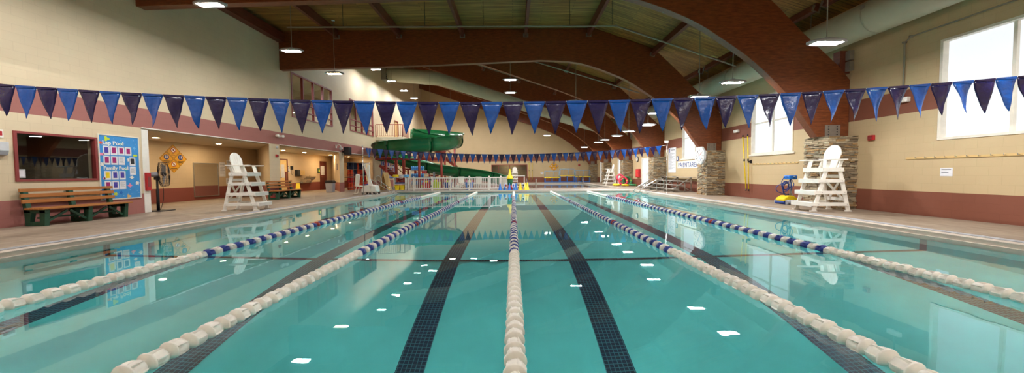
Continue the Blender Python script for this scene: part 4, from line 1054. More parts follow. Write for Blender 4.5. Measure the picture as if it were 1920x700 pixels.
for c in cuts[1:-1]:
    p, side, up, bank = flume_ring(c); mb = MB(); pts = []
    d = side.cross(up)
    for k in range(17): a = PI+PI*k/16; pts.append(p+side*(.565*math.cos(a))+up*(.565*math.sin(a)))
    mb.tube([p+side*-.565+up*.2]+pts+[p+side*.565+up*.2], .035, 6); mb.build('joint_flange', M['slided'], t)
# steel supports
for (x, y, z) in ((-5.5, 26.5, 3.0), (-7.0, 25.75, 2.85), (-9.6, 26.1, 2.6), (-6.2, 31.4, 4.05), (-5.0, 29.6, 3.6), (-9.0, 29.6, 1.75), (-6.6, 29.0, 1.2), (-3.8, 28.1, .8)):
    b = MB(); b.tube([(x, y, DK), (x, y, z-.12)], .09, 12); b.lathe([(.2, 0), (.2, .02), (.1, .03)], 12, 0, Matrix.Translation((x, y, DK))); b.prism([(-.3, 0), (.3, 0), (.42, .18), (.3, .14), (-.3, .14), (-.42, .18)], -.06, .06, 0, Matrix.Translation((x, y, z-.14)))
    b.build('support_post', M['redsteel'], t)
b = MB(); b.bar((-10.7, 26.9, 2.45), (-8.5, 26.9, 2.45), .12, .16); b.bar((-8.55, 26.9, 2.4), (-5.5, 26.6, 2.4), .1, .14); b.build('cross_beam', M['redsteel'], t)
b = MB(); b.bar((-5.9, 30.6, 3.5), (-4.9, 30.3, 3.75), .12, .14); b.build('cradle_arm', M['redsteel'], t)
# tower with stairs
t = thing('slide_tower', 'red steel stair tower under the green slide with striped stair rail', 'stair tower')
for (x, y) in ((-8.6, 27.2), (-9.2, 27.2), (-8.6, 33.0), (-9.35, 33.0)):
    MB().box(x-.09, x+.09, y-.09, y+.09, DK, 4.08 if y > 28.8 else 2.36).build('tower_post', M['redsteel'], t)
b = MB()
for k in range(12):
    x = -10.6+k*.19; b.box(x, x+.24, 27.45, 28.3, 1.95-k*.15, 1.98-k*.15)
b.build('stair_tread', M['galv'], t)
for y in (27.42, 28.32): MB().bar((-10.6, y, 1.98), (-8.4, y, .26), .04, .2).build('stair_stringer', M['redsteel'], t)
for j in range(2):
    mbs = [MB(), MB()]; a = Vector((-9.55, 27.34, 2.42)); b_ = Vector((-8.3, 27.34, 1.35)); a.z -= j*.35; b_.z -= j*.35
    for k in range(18): mbs[k % 2].tube([a+(b_-a)*k/18, a+(b_-a)*(k+1)/18], .035, 8)
    mbs[0].build('striped_rail', M['yellow'], t); mbs[1].build('rail_stripe', M['dark'], t)
# upper stair flight visible below the upper flume
b = MB()
for k in range(10): b.box(-8.3+k*.26, -8.02+k*.26, 33.6, 34.6, 4.1-k*.2, 4.13-k*.2)
b.build('upper_tread', M['galv'], t)
for yy in (33.6, 34.6):
    b = MB(); b.tube([(-8.4, yy, 5.1), (-5.8, yy, 3.05)], .025, 6)
    for k in range(14): b.tube([(-8.3+k*.19, yy, 5.02-k*.15), (-8.3+k*.19, yy, 4.1-k*.148)], .012, 5)
    b.bar((-8.4, yy, 4.1), (-5.6, yy, 1.95), .04, .2); b.build('stair_railing', M['redsteel'], t)
MB().box(-9.12, -8.3, 33.5, 34.7, 4.22, 4.38).build('stair_landing', M['galv'], t)
for x, y in ((-8.4, 34.6), (-5.7, 33.6), (-5.7, 34.6)): MB().box(x-.06, x+.06, y-.06, y+.06, DK, 4.2 if x < -8 else 2.0).build('tower_post', M['redsteel'], t)
# balcony
t = thing('balcony', 'balcony with red railing on the upper left wall above the slide', 'balcony', (LX, 29, 4.25))
MB().box(0, 2.3, 0, 5.9, -.15, .12).build('balcony_floor', M['plain'], t)
def railing(mb, a, b, h=1.05, n=12):
    a = Vector(a); b = Vector(b); mb.tube([a+Vector((0, 0, h)), b+Vector((0, 0, h))], .03, 8); mb.tube([a+Vector((0, 0, .1)), b+Vector((0, 0, .1))], .02, 6)
    for k in range(n+1):
        p = a+(b-a)*k/n; mb.tube([p+Vector((0, 0, 0 if k in (0, n) else .1)), p+Vector((0, 0, h))], .035 if k in (0, n) else .014, 6)
b = MB(); railing(b, (.04, .05, .12), (2.25, .05, .12), n=14); b.build('near_railing', M['redsteel'], t)
b = MB(); railing(b, (2.25, .05, .12), (2.25, 1.6, .12), n=10); b.build('front_railing', M['redsteel'], t); b = MB(); railing(b, (2.25, 3.4, .12), (2.25, 4.4, .12), n=7); railing(b, (2.25, 4.4, .12), (2.25, 5.85, .12), n=9); b.build('far_railing', M['redsteel'], t)

# ------------------------------------------------------------------ white picket fence
def fence(label, pts, gates=()):
    t = thing('picket_fence', label, 'fence')
    for i in range(len(pts)-1):
        a = Vector((*pts[i], DK)); b = Vector((*pts[i+1], DK)); d = (b-a); L = d.length; d.normalize()
        mb = MB()
        mb.bar(a+Vector((0, 0, .12)), b+Vector((0, 0, .12)), .04, .09); mb.bar(a+Vector((0, 0, .86)), b+Vector((0, 0, .86)), .04, .07)
        mb.build('fence_rail', M['pvc'], t)
        n = max(2, int(L/.115)); mb = MB()
        for k in range(1, n):
            p = a+d*(L*k/n); mb.bar(p+Vector((0, 0, .1)), p+Vector((0, 0, .86)), .022, .04, 0, tuple(d))
        o = mb.build('fence_pickets', M['pvc'], t); o.name = 'picket_row'
        if i in gates:
            g = MB()
            for z in (.3, .75): g.box(-.03, .03, -.03, .03, z-.05, z+.05, 0, Matrix.Translation(b-d*.06+Vector((0, -.03, 0))))
            g.build('gate_hinge', M['dark'], o)
    for p in pts:
        mb = MB(); mb.box(p[0]-.055, p[0]+.055, p[1]-.055, p[1]+.055, DK, DK+.93); mb._add([(p[0]-.07, p[1]-.07, DK+.93), (p[0]+.07, p[1]-.07, DK+.93), (p[0]+.07, p[1]+.07, DK+.93), (p[0]-.07, p[1]+.07, DK+.93), (p[0], p[1], DK+.99)], [(0, 1, 2, 3), (0, 1, 4), (1, 2, 4), (2, 3, 4), (3, 0, 4)])
        mb.build('fence_post', M['pvc'], t, bevel=.005)
    return t
fence('long white picket fence between the lap pool and the green slide', [(-7.25, 23.95), (-6.87, 23.85), (-5.62, 23.85), (-4.37, 23.85), (-3.05, 23.85), (-1.68, 23.85), (-.9, 24.5), (-.45, 25.7), (-.4, 26.3)], (1, 2, 3))
# ------------------------------------------------------------------ cones and toys at the fence end
def cone(label, m, loc, h, grp):
    t = thing('traffic_cone', label, 'cone', loc, 0, grp)
    MB().lathe([(h*.3, .02), (h*.27, .04), (h*.25, .05), (h*.07, h*.97), (h*.04, h)], 18).build('cone_body', M[m], t); MB().box(-h*.31, h*.31, -h*.31, h*.31, 0, .03).build('cone_base', M[m], t, bevel=.01)
    return t
cb = cone('blue cone at the left end of the row below the slide end', 'blue', (-.92, 23.62, DK), .46, 'blue cones')
for x, y, lab in ((-.6, 23.62, 'second blue cone of the row, partly behind a swim card'), (-.28, 23.62, 'middle blue cone of the row, just left of the tall yellow cone'), (.04, 23.62, 'blue cone just right of the red toy'), (.17, 23.93, 'rightmost blue cone next to the yellow ones')): dup(cb, (x, y, DK), 0, lab, 'blue cones')
cy_ = cone('yellow cone at the left of the yellow ones by the pool edge', 'yellow', (.46, 23.62, DK), .5, 'yellow cones')
for x, y, lab in ((.79, 23.62, 'middle yellow cone of the row by the pool edge'), (.95, 23.98, 'rightmost yellow cone by the pool edge')): dup(cy_, (x, y, DK), 0, lab, 'yellow cones')
t = thing('tall_cone', 'tall yellow cone standing on green and red buckets by the fence end', 'cone', (-.25, 24.1, DK))
MB().lathe([(.17, 0), (.19, .3), (.16, .3)], 16).build('red_bucket', M['red'], t); MB().lathe([(.17, .3), (.2, .72), (.19, .74)], 18).build('green_bucket', M['ringgreen'], t)
MB().lathe([(.24, .74), (.24, .8), (.2, .84), (.19, .95), (.12, 1.0), (.04, 1.42), (.02, 1.45)], 18).build('cone_top', M['yellow'], t)
for i, (x, lab) in enumerate(((-.52, 'white swim card leaning on the left blue cones'), (-.02, 'white card with dark print propped by the red bucket'), (.66, 'white card with dark print between the yellow cones'))):
    t = thing('swim_card', lab, 'card', (x, 23.38, DK), 0, 'propped cards'); m4 = Matrix.Rotation(-.2, 4, 'X'); MB().box(-.09, .09, 0, .012, .2, .46, 0, m4).build('card_sheet', M['paper'], t)
    MB().box(-.055, .055, -.004, 0, .26, .41, 0, m4).build('card_print', M[('maroonf', 'violet', 'blackprint')[i]], t); MB().bar((0, .02, .2), (0, .1, 0), .02, .02).build('card_foot', M['lgrey'], t)
# white cart/table by the slide end
t = thing('step_platform', 'white rail step platform standing right of the tall yellow cone', 'platform', (.1, 26.0, DK))
b = MB(); b.box(-.4, .75, -.3, .3, .92, .97); b.box(-.3, .75, -.3, .3, .12, .17); b.build('platform_top', M['pvc'], t)
for x in (-.3, .7):
    for y in (-.25, .25): MB().box(x-.03, x+.03, y-.03, y+.03, 0, .92).build('leg', M['pvc'], t)
for x, y, lab in ((1.0, 26.35, 'left one of two steel ladder rails at the family pool edge'), (1.7, 26.35, 'right one of two steel ladder rails at the family pool edge')):
    t = thing('ladder_rail', lab, 'ladder rail', (x, y, DK), 0, 'family pool ladder rails')
    MB().tube(smooth([(0, -.35, 0), (0, -.35, .5), (0, -.2, .72), (0, .05, .72), (0, .3, .5), (0, .42, .1), (0, .42, -.4)], 5), .03, 8).build('bent_rail', M['chrome'], t); MB().lathe([(.06, 0), (.06, .02), (.035, .03)], 12, 0, Matrix.Translation((0, -.35, 0))).build('rail_flange', M['galv'], t)

# ------------------------------------------------------------------ shelf, sandwich board, lift, stair rails
t = thing('toy_shelf', 'white shelf cart with yellow bins below and blue mats at the fence start', 'shelf', (-8.2, 23.65, DK))
for x in (0, .78): MB().box(x, x+.04, 0, .45, 0, .93).build('side_panel', M['pvc'], t)
for z in (.03, .45, .9): MB().box(0, .82, 0, .45, z, z+.035).build('shelf_board', M['pvc'], t)
for i, x in enumerate((.06, .415)):
    q = thing('yellow_bin', ('left' if i == 0 else 'right')+' yellow bin on the bottom shelf of the white cart', 'bin', (-8.2+x, 23.68, DK+.066), 0, 'yellow bins')
    b = MB(); b.prism([(.03, 0), (.29, 0), (.32, .3), (0, .3)], 0, .36); b.build('bin_body', M['yellow'], q, bevel=.01); b = MB(); b.box(-.01, .33, -.01, .37, .27, .305); b.build('bin_rim', M['yellow'], q)
for i, z in enumerate((.487, .535)):
    q = thing('foam_mat', ('lower' if i == 0 else 'upper')+' dark blue foam mat on the middle shelf of the white cart', 'mat', (-8.1, 23.7, DK+z), 0, 'foam mats'); MB().prism([(0, .0), (.6, 0), (.63, .02), (.6, .045), (0, .045)], 0, .36).build('mat_slab', M['blued'], q, bevel=.01)
for i, (x, c, w_) in enumerate(((-.1, 'yellow', .4), (.34, 'lgrey', .3), (.68, 'sky', .3))):
    q = thing('swim_noodle_stack', ('yellow', 'pale grey', 'light blue')[i]+' stack of floats on top of the white shelf cart', 'floats', (-8.2+x, 23.7, DK+.936)); b = MB()
    for k in range(2): b.tube([(0, .1+k*.13, .05), (w_, .1+k*.13, .05)], .05, 10)
    b.tube([(0, .165, .13), (w_, .165, .13)], .05, 10); b.build('float_roll', M[c], q)
t = thing('sandwich_board', 'tan folding sandwich board with poster standing near the pool corner', 'sandwich board', (-9.25, 25.0, DK), math.radians(-8))
for s_ in (-1, 1):
    m4 = Matrix.Translation((s_*.3, 0, 0)) @ Matrix.Rotation(-s_*.22, 4, 'Y')
    MB().box(-.012, .012, -.35, .35, 0, 1.3, 0, m4).build('board_panel', M['tan'], t)
MB().box(-.022, -.013, -.3, .3, .25, 1.2, 0, Matrix.Translation((-.3, 0, 0)) @ Matrix.Rotation(.22, 4, 'Y')).build('poster_sheet', M['paper'], t)
t = thing('pool_lift', 'white pool lift with seat, mast and wheeled base on the left deck', 'pool lift', (-8.45, 19.9, DK))
b = MB(); b.prism([(-.2, .12), (.62, .12), (.66, .2), (.6, .5), (.2, .56), (-.05, .5), (-.2, .3)], -.3, .3); b.build('lift_base', M['white'], t, bevel=.04)
for x in (-.1, .3, .6):
    for y in (-.28, .28):
        wf = MB().box(x-.02, x+.02, y-.03, y+.03, .06, .14).build('wheel_fork', M['galv'], t)
        MB().tube([(x, y-.02, .06), (x, y+.02, .06)], .06, 14).build('caster_wheel', M['dark'], wf)
MB().bar((.3, 0, .5), (-.12, 0, 1.75), .1, .1, 0, (1, 0, 0)).build('lift_mast', M['white'], t, bevel=.01)
MB().bar((.15, 0, .55), (.12, 0, 1.7), .14, .12, 0, (1, 0, 0)).build('lift_column', M['white'], t, bevel=.02)
MB().bar((-.16, 0, 1.72), (.2, 0, 1.78), .08, .08).build('lift_arm', M['white'], t)
MB().tube([(.1, .08, .6), (-.05, .08, 1.5)], .025, 8).build('actuator', M['lgrey'], t)
b = MB(); b.prism([(-.52, .45), (-.1, .42), (-.1, .47), (-.5, .5)], -.24, .24); b.build('lift_seat', M['offwhite'], t, bevel=.015)
b = MB(); b.prism([(-.6, .48), (-.54, .46), (-.46, 1.12), (-.52, 1.16)], -.24, .24, 0, Matrix.Translation((.0, 0, 0))); b.build('lift_backrest', M['offwhite'], t, bevel=.02)
b = MB(); b.prism([(-.72, .02), (-.5, .02), (-.46, .06), (-.68, .06)], -.2, .2); b.bar((-.5, .18, .45), (-.62, .18, .05), .03, .04); b.bar((-.5, -.18, .45), (-.62, -.18, .05), .03, .04); b.build('footrest', M['offwhite'], t)
MB().bar((-.15, 0, .42), (.1, 0, .3), .12, .08).build('seat_arm', M['lgrey'], t)
b = MB(); b.tube([(-.1, -.3, .56), (.1, -.3, .56), (.2, -.3, .6)], .03, 8); b.build('blue_grip', M['blued'], t)
MB().tube(smooth([(.45, .25, .5), (.45, .25, .95), (.6, .25, 1.05), (.75, .25, .9), (.75, .25, .5)], 4), .02, 8).build('push_handle', M['galv'], t)
for y, lab in ((21.95, 'nearer one of two slanted steel stair rails at the far left pool corner'), (22.75, 'farther one of two slanted steel stair rails at the far left pool corner')):
    t = thing('stair_rail', lab, 'handrail', (-7.8, y, 0), 0, 'slanted stair rails')
    MB().tube(smooth([(-1.35, 0, DK), (-1.4, 0, .6), (-1.35, 0, .88), (-1.15, 0, .9), (-.6, 0, .55), (.1, 0, .1), (.7, 0, -.3), (.7, 0, -.9)], 5), .028, 8).build('bent_rail', M['chrome'], t)
    MB().lathe([(.06, DK), (.06, DK+.02), (.03, DK+.03)], 12, 0, Matrix.Translation((-1.35, 0, 0))).build('rail_flange', M['galv'], t)
# gear behind the fence
t = thing('kickboard_rack', 'wire rack filled with light blue kickboards behind the white fence', 'rack', (-7.75, 26.0, DK))
b = MB()
for x in (0, 1.05):
    for y in (0, .5): b.tube([(x, y, 0), (x, y, 1.45)], .02, 6)
for z in (.3, .85, 1.4):
    for y in (0, .5): b.tube([(0, y, z), (1.05, y, z)], .015, 6)
    for x in (0, 1.05): b.tube([(x, 0, z), (x, .5, z)], .015, 6)
    for k in range(6): b.tube([(0, .08*k+.04, z), (1.05, .08*k+.04, z)], .006, 4)
b.build('rack_frame', M['galv'], t)
kp = None
for row, z in enumerate((.33, .88, 1.43)):
    for k in range(7):
        loc = (-7.7+k*.145, 26.05, DK+z)
        if kp is None:
            kp = thing('kickboard', 'light blue foam kickboard standing on edge in the wire rack', 'kickboard', loc, 0, 'kickboards in the wire rack')
            MB().prism([(0, 0), (.42, 0), (.42, .22), (.3, .3), (.12, .3), (0, .22)], 0, .03, axis='x').build('foam_board', M['sky'], kp, bevel=.008); MB().box(-.001, .031, .12, .3, .1, .14).build('grip_slot', M['blue'], kp)
        else: dup(kp, loc, 0)
for i, (x, y, z, m, lab) in enumerate(((-5.6, 25.0, .55, 'lime', 'lime green tub of toys behind the middle of the fence'), (-4.8, 25.4, .5, 'blued', 'dark blue tub behind the middle of the fence'), (-3.2, 25.0, .5, 'blue', 'bright blue tub behind the right part of the fence'), (-6.3, 25.1, .5, 'vestred', 'red tub behind the left part of the fence'))):
    q = thing('toy_tub', lab, 'tub', (x, y, DK)); b = MB(); b.prism([(-.22, 0), (.22, 0), (.3, z), (-.3, z)], -.2, .2); b.build('tub_body', M[m], q, bevel=.015); b = MB(); b.box(-.32, .32, -.22, .22, z-.03, z+.02); b.build('tub_rim', M[m], q, bevel=.01)
    for k in range(4):
        MB().lathe([(.0, -.09), (.06, -.07), (.09, 0), (.06, .07), (0, .09)], 10, 0, Matrix.Translation((-.18+k*.12, rnd.uniform(-.08, .08), z+.08))).build('toy_ball', M[('pink', 'lime', 'yellow', 'magenta')[k]], q)
def patio_chair(label, loc, rz, m='offwhite', grp=None):
    t = thing('patio_chair', label, 'chair', loc, rz, grp)
    MB().box(-.25, .25, -.24, .24, .4, .43).build('seat', M[m], t, bevel=.01); MB().prism([(-.26, .42), (-.3, .9), (-.27, .92), (-.22, .44)], -.24, .24).build('backrest', M[m], t, bevel=.01)
    for x in (-.23, .23):
        for y in (-.21, .21): MB().bar((x, y, .41), (x*1.1, y*1.1, 0), .03, .03, 0, (1, 0, 0)).build('leg', M['galv'], t)
    return t
pc = patio_chair('cream patio chair behind the fence under the lower flume, left of two', (-3.85, 25.95, DK), -1.2, 'offwhite', 'cream patio chairs')
dup(pc, (-2.7, 25.4, DK), -2.0, 'cream patio chair behind the fence under the lower flume, right of two', 'cream patio chairs')
t = thing('storage_shelf', 'grey storage shelf with dark boxes under the slide tower', 'shelf', (-7.6, 27.15, DK))
for x in (0, 1.3): MB().box(x, x+.04, 0, .5, 0, 1.3).build('side_panel', M['grey'], t)
for z in (.1, .6, 1.1): MB().box(0, 1.34, 0, .5, z, z+.03).build('shelf_board', M['grey'], t)
for i, (x, z, m) in enumerate(((.1, .63, 'magenta'), (.5, .63, 'vestred'), (.9, .63, 'blued'), (.1, .13, 'lime'), (.6, .13, 'blue'), (.4, 1.13, 'vestred'))):
    q = thing('storage_box', ('magenta box on the left of the middle grey shelf', 'red box on the middle grey shelf', 'dark blue box on the right of the middle grey shelf', 'green box on the low grey shelf', 'blue box on the low grey shelf', 'red box on top of the grey shelf')[i], 'box', (-7.6+x, 27.2, DK+z+.032), 0, 'boxes on the grey shelf')
    MB().box(0, .33, 0, .35, 0, .24).build('box_body', M[m], q, bevel=.01); MB().box(-.01, .34, -.01, .36, .24, .27).build('box_lid', M['lgrey'], q)

# ------------------------------------------------------------------ right side
def ring_rail(y, lab):
    t = thing('grab_rail', lab, 'handrail', (0, y, 0), 0, 'curved entry rails')
    pts = smooth([(8.62, 0, DK), (8.62, 0, .62), (8.52, 0, .86), (8.28, 0, .88), (7.75, 0, .58), (7.35, 0, .32), (7.24, 0, .16), (7.38, 0, .06), (7.6, 0, .04), (8.25, 0, .2), (8.6, 0, .24)], 6)
    MB().tube(pts, .026, 8).build('bent_rail', M['chrome'], t); MB().lathe([(.06, DK), (.06, DK+.02), (.03, DK+.03)], 12, 0, Matrix.Translation((8.62, 0, 0))).build('rail_flange', M['galv'], t)
ring_rail(19.9, 'nearer one of two curved steel entry rails at the right pool edge'); ring_rail(20.9, 'farther one of two curved steel entry rails at the right pool edge')
t = thing('bleachers', 'low aluminium bleachers of four rows along the right wall below the sign', 'bleachers', (0, 19.4, DK))
rows = [(8.95, .2), (9.25, .42), (9.6, .64), (9.95, .86)]
for x, z in rows:
    MB().box(x, x+.24, 0, 5.6, z-.04, z).build('seat_plank', M['alu'], t, bevel=.006)
for x, z in rows[1:]: MB().box(x-.12, x+.02, .05, 5.55, z-.3, z-.27).build('foot_plank', M['alu'], t)
for yy in (.3, 1.9, 3.6, 5.3):
    b = MB(); b.bar((8.9, yy, .03), (10.2, yy, .03), .04, .05)
    for x, z in rows: b.bar((x+.12, yy, .03), (x+.12, yy, z-.04), .04, .04, 0, (1, 0, 0))
    b.bar((8.98, yy, .14), (10.08, yy, .84), .04, .04); b.bar((10.1, yy, .05), (9.35, yy, .4), .03, .03)
    b.build('support_frame', M['galv'], t)
for i, yy in enumerate((2.3, 4.2)):
    MB().box(9.98, 10.16, yy, yy+.22, .86, .89).build('seat_bracket', M['galv'], t)
t = thing('area_sign', 'long white sign reading PA ENT AREA in blue on the right wall', 'sign', (RX, 21.8, 1.5), PI)
MB().box(0, .02, 0, 2.55, 0, .43).build('sign_board', M['white'], t)
text('PA', .4, M['blued'], t, (.022, .08, .07), ROT_L, ext=.003, spacing=1.12, bold=.003); text('ENT', .38, M['blued'], t, (.022, .68, .07), ROT_L, ext=.003, spacing=1.12, bold=.003); text('AREA', .38, M['blued'], t, (.022, 1.45, .07), ROT_L, ext=.003, spacing=1.12, bold=.003)
t = thing('pool_rules', 'tall white pool rules board with a blue figure on the right wall', 'sign', (RX, 23.1, 1.25), PI)
MB().box(0, .02, 0, 1.05, 0, 1.6).build('sign_board', M['paper'], t); b = MB()
for q in range(18): b.box(.02, .023, .12, .92-.2*(q % 3), 1.2-q*.06, 1.225-q*.06)
b.box(.02, .023, .4, .95, 1.42, 1.48); b.build('printed_text', M['grey'], t); b = MB(); b.prism([(.12, 1.3), (.2, 1.3), (.2, 1.5), (.26, 1.5), (.26, 1.55), (.12, 1.55)], .02, .024, axis='x'); b.build('printed_symbol', M['deskblue'], t)
t = thing('small_sign', 'small dark blue sign above the left end of the PA ENT AREA sign', 'sign', (RX, 21.95, 1.96), PI); MB().box(0, .015, 0, .22, 0, .3).build('sign_board', M['blued'], t); MB().box(.015, .018, .06, .16, .06, .24).build('sign_symbol', M['white'], t)
# pace clock on the side of the second pillar
t = thing('pace_clock', 'large white octagonal pace clock on the side of the second pillar', 'clock', (9.12, 16.9, 2.06))
oc = lambda R: [(R*math.cos(PI/8+k*PI/4), R*math.sin(PI/8+k*PI/4)) for k in range(8)]
MB().prism(oc(.46), -.1, 0, axis='x').build('clock_case', M['lgrey'], t, bevel=.01); MB().prism(oc(.41), -.108, -.1, axis='x').build('clock_dial', M['white'], t)
b = MB()
for k in range(60):
    a = k*PI/30; r0 = .33 if k % 5 == 0 else .36; b.bar((-.11, r0*math.cos(a), r0*math.sin(a)), (-.11, .38*math.cos(a), .38*math.sin(a)), .004, .018 if k % 5 == 0 else .006)
b.build('dial_marking', M['dark'], t)
for k, s_ in enumerate(('60', '5', '10', '15', '20', '25', '30', '35', '40', '45', '50', '55')):
    a = PI/2-k*PI/6; text(s_, .085, M['dark'], t, (-.112, -.27*math.cos(a), .27*math.sin(a)-.03), ROT_R, ext=.001, align='CENTER')
for a, c, L_ in ((1.0, 'dark', .3), (2.6, 'red', .3), (4.1, 'blue', .3), (5.6, 'grey', .3)): MB().bar((-.114, 0, 0), (-.114, L_*math.cos(a), L_*math.sin(a)), .004, .018).build('clock_hand', M[c], t)
MB().box(0.0, .3, .1, .2, -.05, .05).build('wall_mount', M['galv'], t)
# yellow rescue poles, hook rails, notice
def pole(lab, x0, y0, z0, x1, y1, z1, cat='rescue pole', grp=None):
    t = thing('rescue_pole', lab, cat, (0, 0, 0), 0, grp); a = Vector((x0, y0, z0)); b_ = Vector((x1, y1, z1))
    MB().tube([a, b_], .022, 10).build('pole_shaft', M['yellow'], t); d = (b_-a).normalized()
    MB().tube([a-d*.05, a+d*.03], .026, 8).build('pole_end', M['dark'], t); MB().tube([b_-d*.03, b_+d*.05], .026, 8).build('pole_tip', M['dark'], t); m_ = a+(b_-a)*.55
    MB().lathe([(.03, -.05), (.03, .05)], 10, 0, Matrix.Translation(m_)).build('grip_clamp', M['dark'], t)
pole('left yellow rescue pole leaning on the right wall between the windows', 10.2, 15.25, .48, 10.2, 15.52, 2.84, grp='yellow rescue poles'); pole('right yellow rescue pole leaning on the right wall between the windows', 10.2, 15.08, .48, 10.2, 15.2, 2.84, grp='yellow rescue poles')
t = thing('pole_hook', 'small dark wall hook holding the yellow rescue poles', 'hook', (10.3, 15.1, 1.7)); MB().box(-.13, 0, -.03, .03, -.04, .04).build('hook_arm', M['dark'], t); MB().box(-.02, 0, -.06, .06, -.07, .07).build('hook_plate', M['dark'], t)
pole('left yellow pole hung on the far end wall by the lobby window', 1.95, 43.4, .4, 1.95, 43.4, 2.6, grp='end wall poles'); pole('right yellow pole hung on the far end wall by the lobby window', 2.35, 43.4, .4, 2.35, 43.4, 2.6, grp='end wall poles')
def hook_rail(lab, y0, y1, z):
    t = thing('hook_rail', lab, 'hook rail', (RX, y0, z)); MB().box(-.02, 0, 0, y1-y0, 0, .05).build('rail_board', M['tan'], t)
    n = int((y1-y0)/.2); 
    for k in range(n):
        MB().tube([(-.02, .1+k*.2, .03), (-.06, .1+k*.2, .025), (-.07, .1+k*.2, .06)], .007, 5).build('coat_hook', M['galv'], t)
hook_rail('coat hook rail under the second window of the right wall', 12.6, 15.0, 1.56); hook_rail('long coat hook rail under the nearest big window', 4.6, 9.15, 1.56)
t = wall_paper('white paper notice below the near hook rail on the right wall', RX, 8.42, 1.13, .24, .2, 'R', 2); t = MB
t = thing('hose_cabinet', 'tall red cabinet on the right wall before the fourth pillar', 'cabinet', (RX-.012, 28.9, .85), PI); MB().box(0, .15, 0, .75, 0, .7).build('cabinet_box', M['red'], t, bevel=.01); MB().box(.15, .158, .08, .67, .08, .62).build('cabinet_door', M['vestred'], t); MB().box(.158, .18, .6, .64, .3, .42).build('door_latch', M['chrome'], t)
t = thing('wall_clock', 'round black rimmed clock on the right wall above the red cabinet', 'clock', (RX, 28.85, 2.35), PI)
MB().lathe([(.24, 0), (.24, .05), (.21, .06)], 28, 0, Matrix.Rotation(PI/2, 4, 'Y')).build('clock_rim', M['dark'], t); MB().lathe([(.0, .061), (.2, .061), (.2, .064), (0, .064)], 28, 0, Matrix.Rotation(PI/2, 4, 'Y')).build('clock_dial', M['white'], t)
for a, L_ in ((.9, .11), (2.4, .15)): MB().bar((.068, 0, 0), (.068, L_*math.cos(a), L_*math.sin(a)), .004, .014).build('clock_hand', M['dark'], t)
# heap of foam rings and noodles
ringlab = ('big pink red foam ring leaning on the fourth pillar', 'green foam ring behind the red ring by the fourth pillar', 'yellow foam ring lying left in the toy heap', 'green foam ring lying right in the toy heap', 'yellow foam ring in the middle of the toy heap', 'small red foam ring high at the back of the toy heap')
for i, (x, y, z, R, m, tilt, az) in enumerate(((9.25, 29.3, .43, .34, 'ringred', 1.3, .1), (9.7, 29.62, .43, .34, 'ringgreen', 1.25, .1), (8.72, 29.45, .1, .24, 'yellow', .06, 0), (9.98, 29.0, .1, .24, 'ringgreen', .06, 1), (9.25, 28.75, .1, .23, 'yellow', .06, 2), (9.15, 29.85, .7, .26, 'ringred', 1.2, .0))):
    t = thing('foam_ring', ringlab[i], 'foam ring', (x, y, DK+z), az, 'foam rings'); m4 = Matrix.Rotation(tilt, 4, 'X')
    MB().tube([m4 @ Vector((R*math.cos(k*PI/12), R*math.sin(k*PI/12), 0)) for k in range(24)], .075, 10, closed=True).build('ring_tube', M[m], t)
    b = MB()
    for k in range(3):
        a = k*2*PI/3; b.tube([m4 @ Vector((R*math.cos(a+q*.06), R*math.sin(a+q*.06), 0)) for q in range(3)], .08, 10)
    b.build('ring_band', M['lime'], t)
# pool cleaner beside the nearest pillar
t = thing('pool_cleaner', 'yellow and blue robotic pool cleaner with coiled blue cable beside the nearest pillar', 'pool cleaner', (9.55, 12.15, DK))
b = MB(); b.prism([(-.24, .1), (.22, .1), (.24, .2), (.1, .3), (-.08, .3), (-.24, .2)], -.2, .2); b.build('cleaner_body', M['yellow'], t, bevel=.03)
for y in (-.24, .24): MB().tube([(-.2, y, .08), (.2, y, .08)], .08, 12).build('brush_track', M['grey'], t)
for x in (-.2, .2): MB().tube([(x, -.2, .06), (x, .2, .06)], .06, 12).build('roller_brush', M['blued'], t)
b = MB(); b.tube([(.12, 0, .25), (.12, 0, .95)], .025, 8); b.tube([(.12, -.2, .95), (.12, .2, .95)], .02, 8); b.tube([(.3, 0, .02), (.12, 0, .5)], .02, 6); b.build('caddy_post', M['grey'], t)
b = MB(); b.box(-.02, .26, -.14, .14, .86, 1.0); b.build('power_supply', M['blue'], t, bevel=.03)
rn = random.Random(2)
for k in range(6):
    pts = []
    cx, cz, R = rn.uniform(-.1, .06), rn.uniform(.5, .72), rn.uniform(.13, .24)
    for q in range(18): a = q*PI/9; pts.append((cx+R*.7*math.cos(a), rn.uniform(-.02, .02)+(k-3)*.035, cz+R*math.sin(a)))
    MB().tube(pts, .013, 6, closed=True).build('cable_loop', M['blued'], t)
MB().tube(smooth([(.0, 0, .8), (-.3, .05, .62), (-.32, .02, .45), (-.1, 0, .35), (0, 0, .28)], 5), .013, 6).build('power_cable', M['blued'], t)
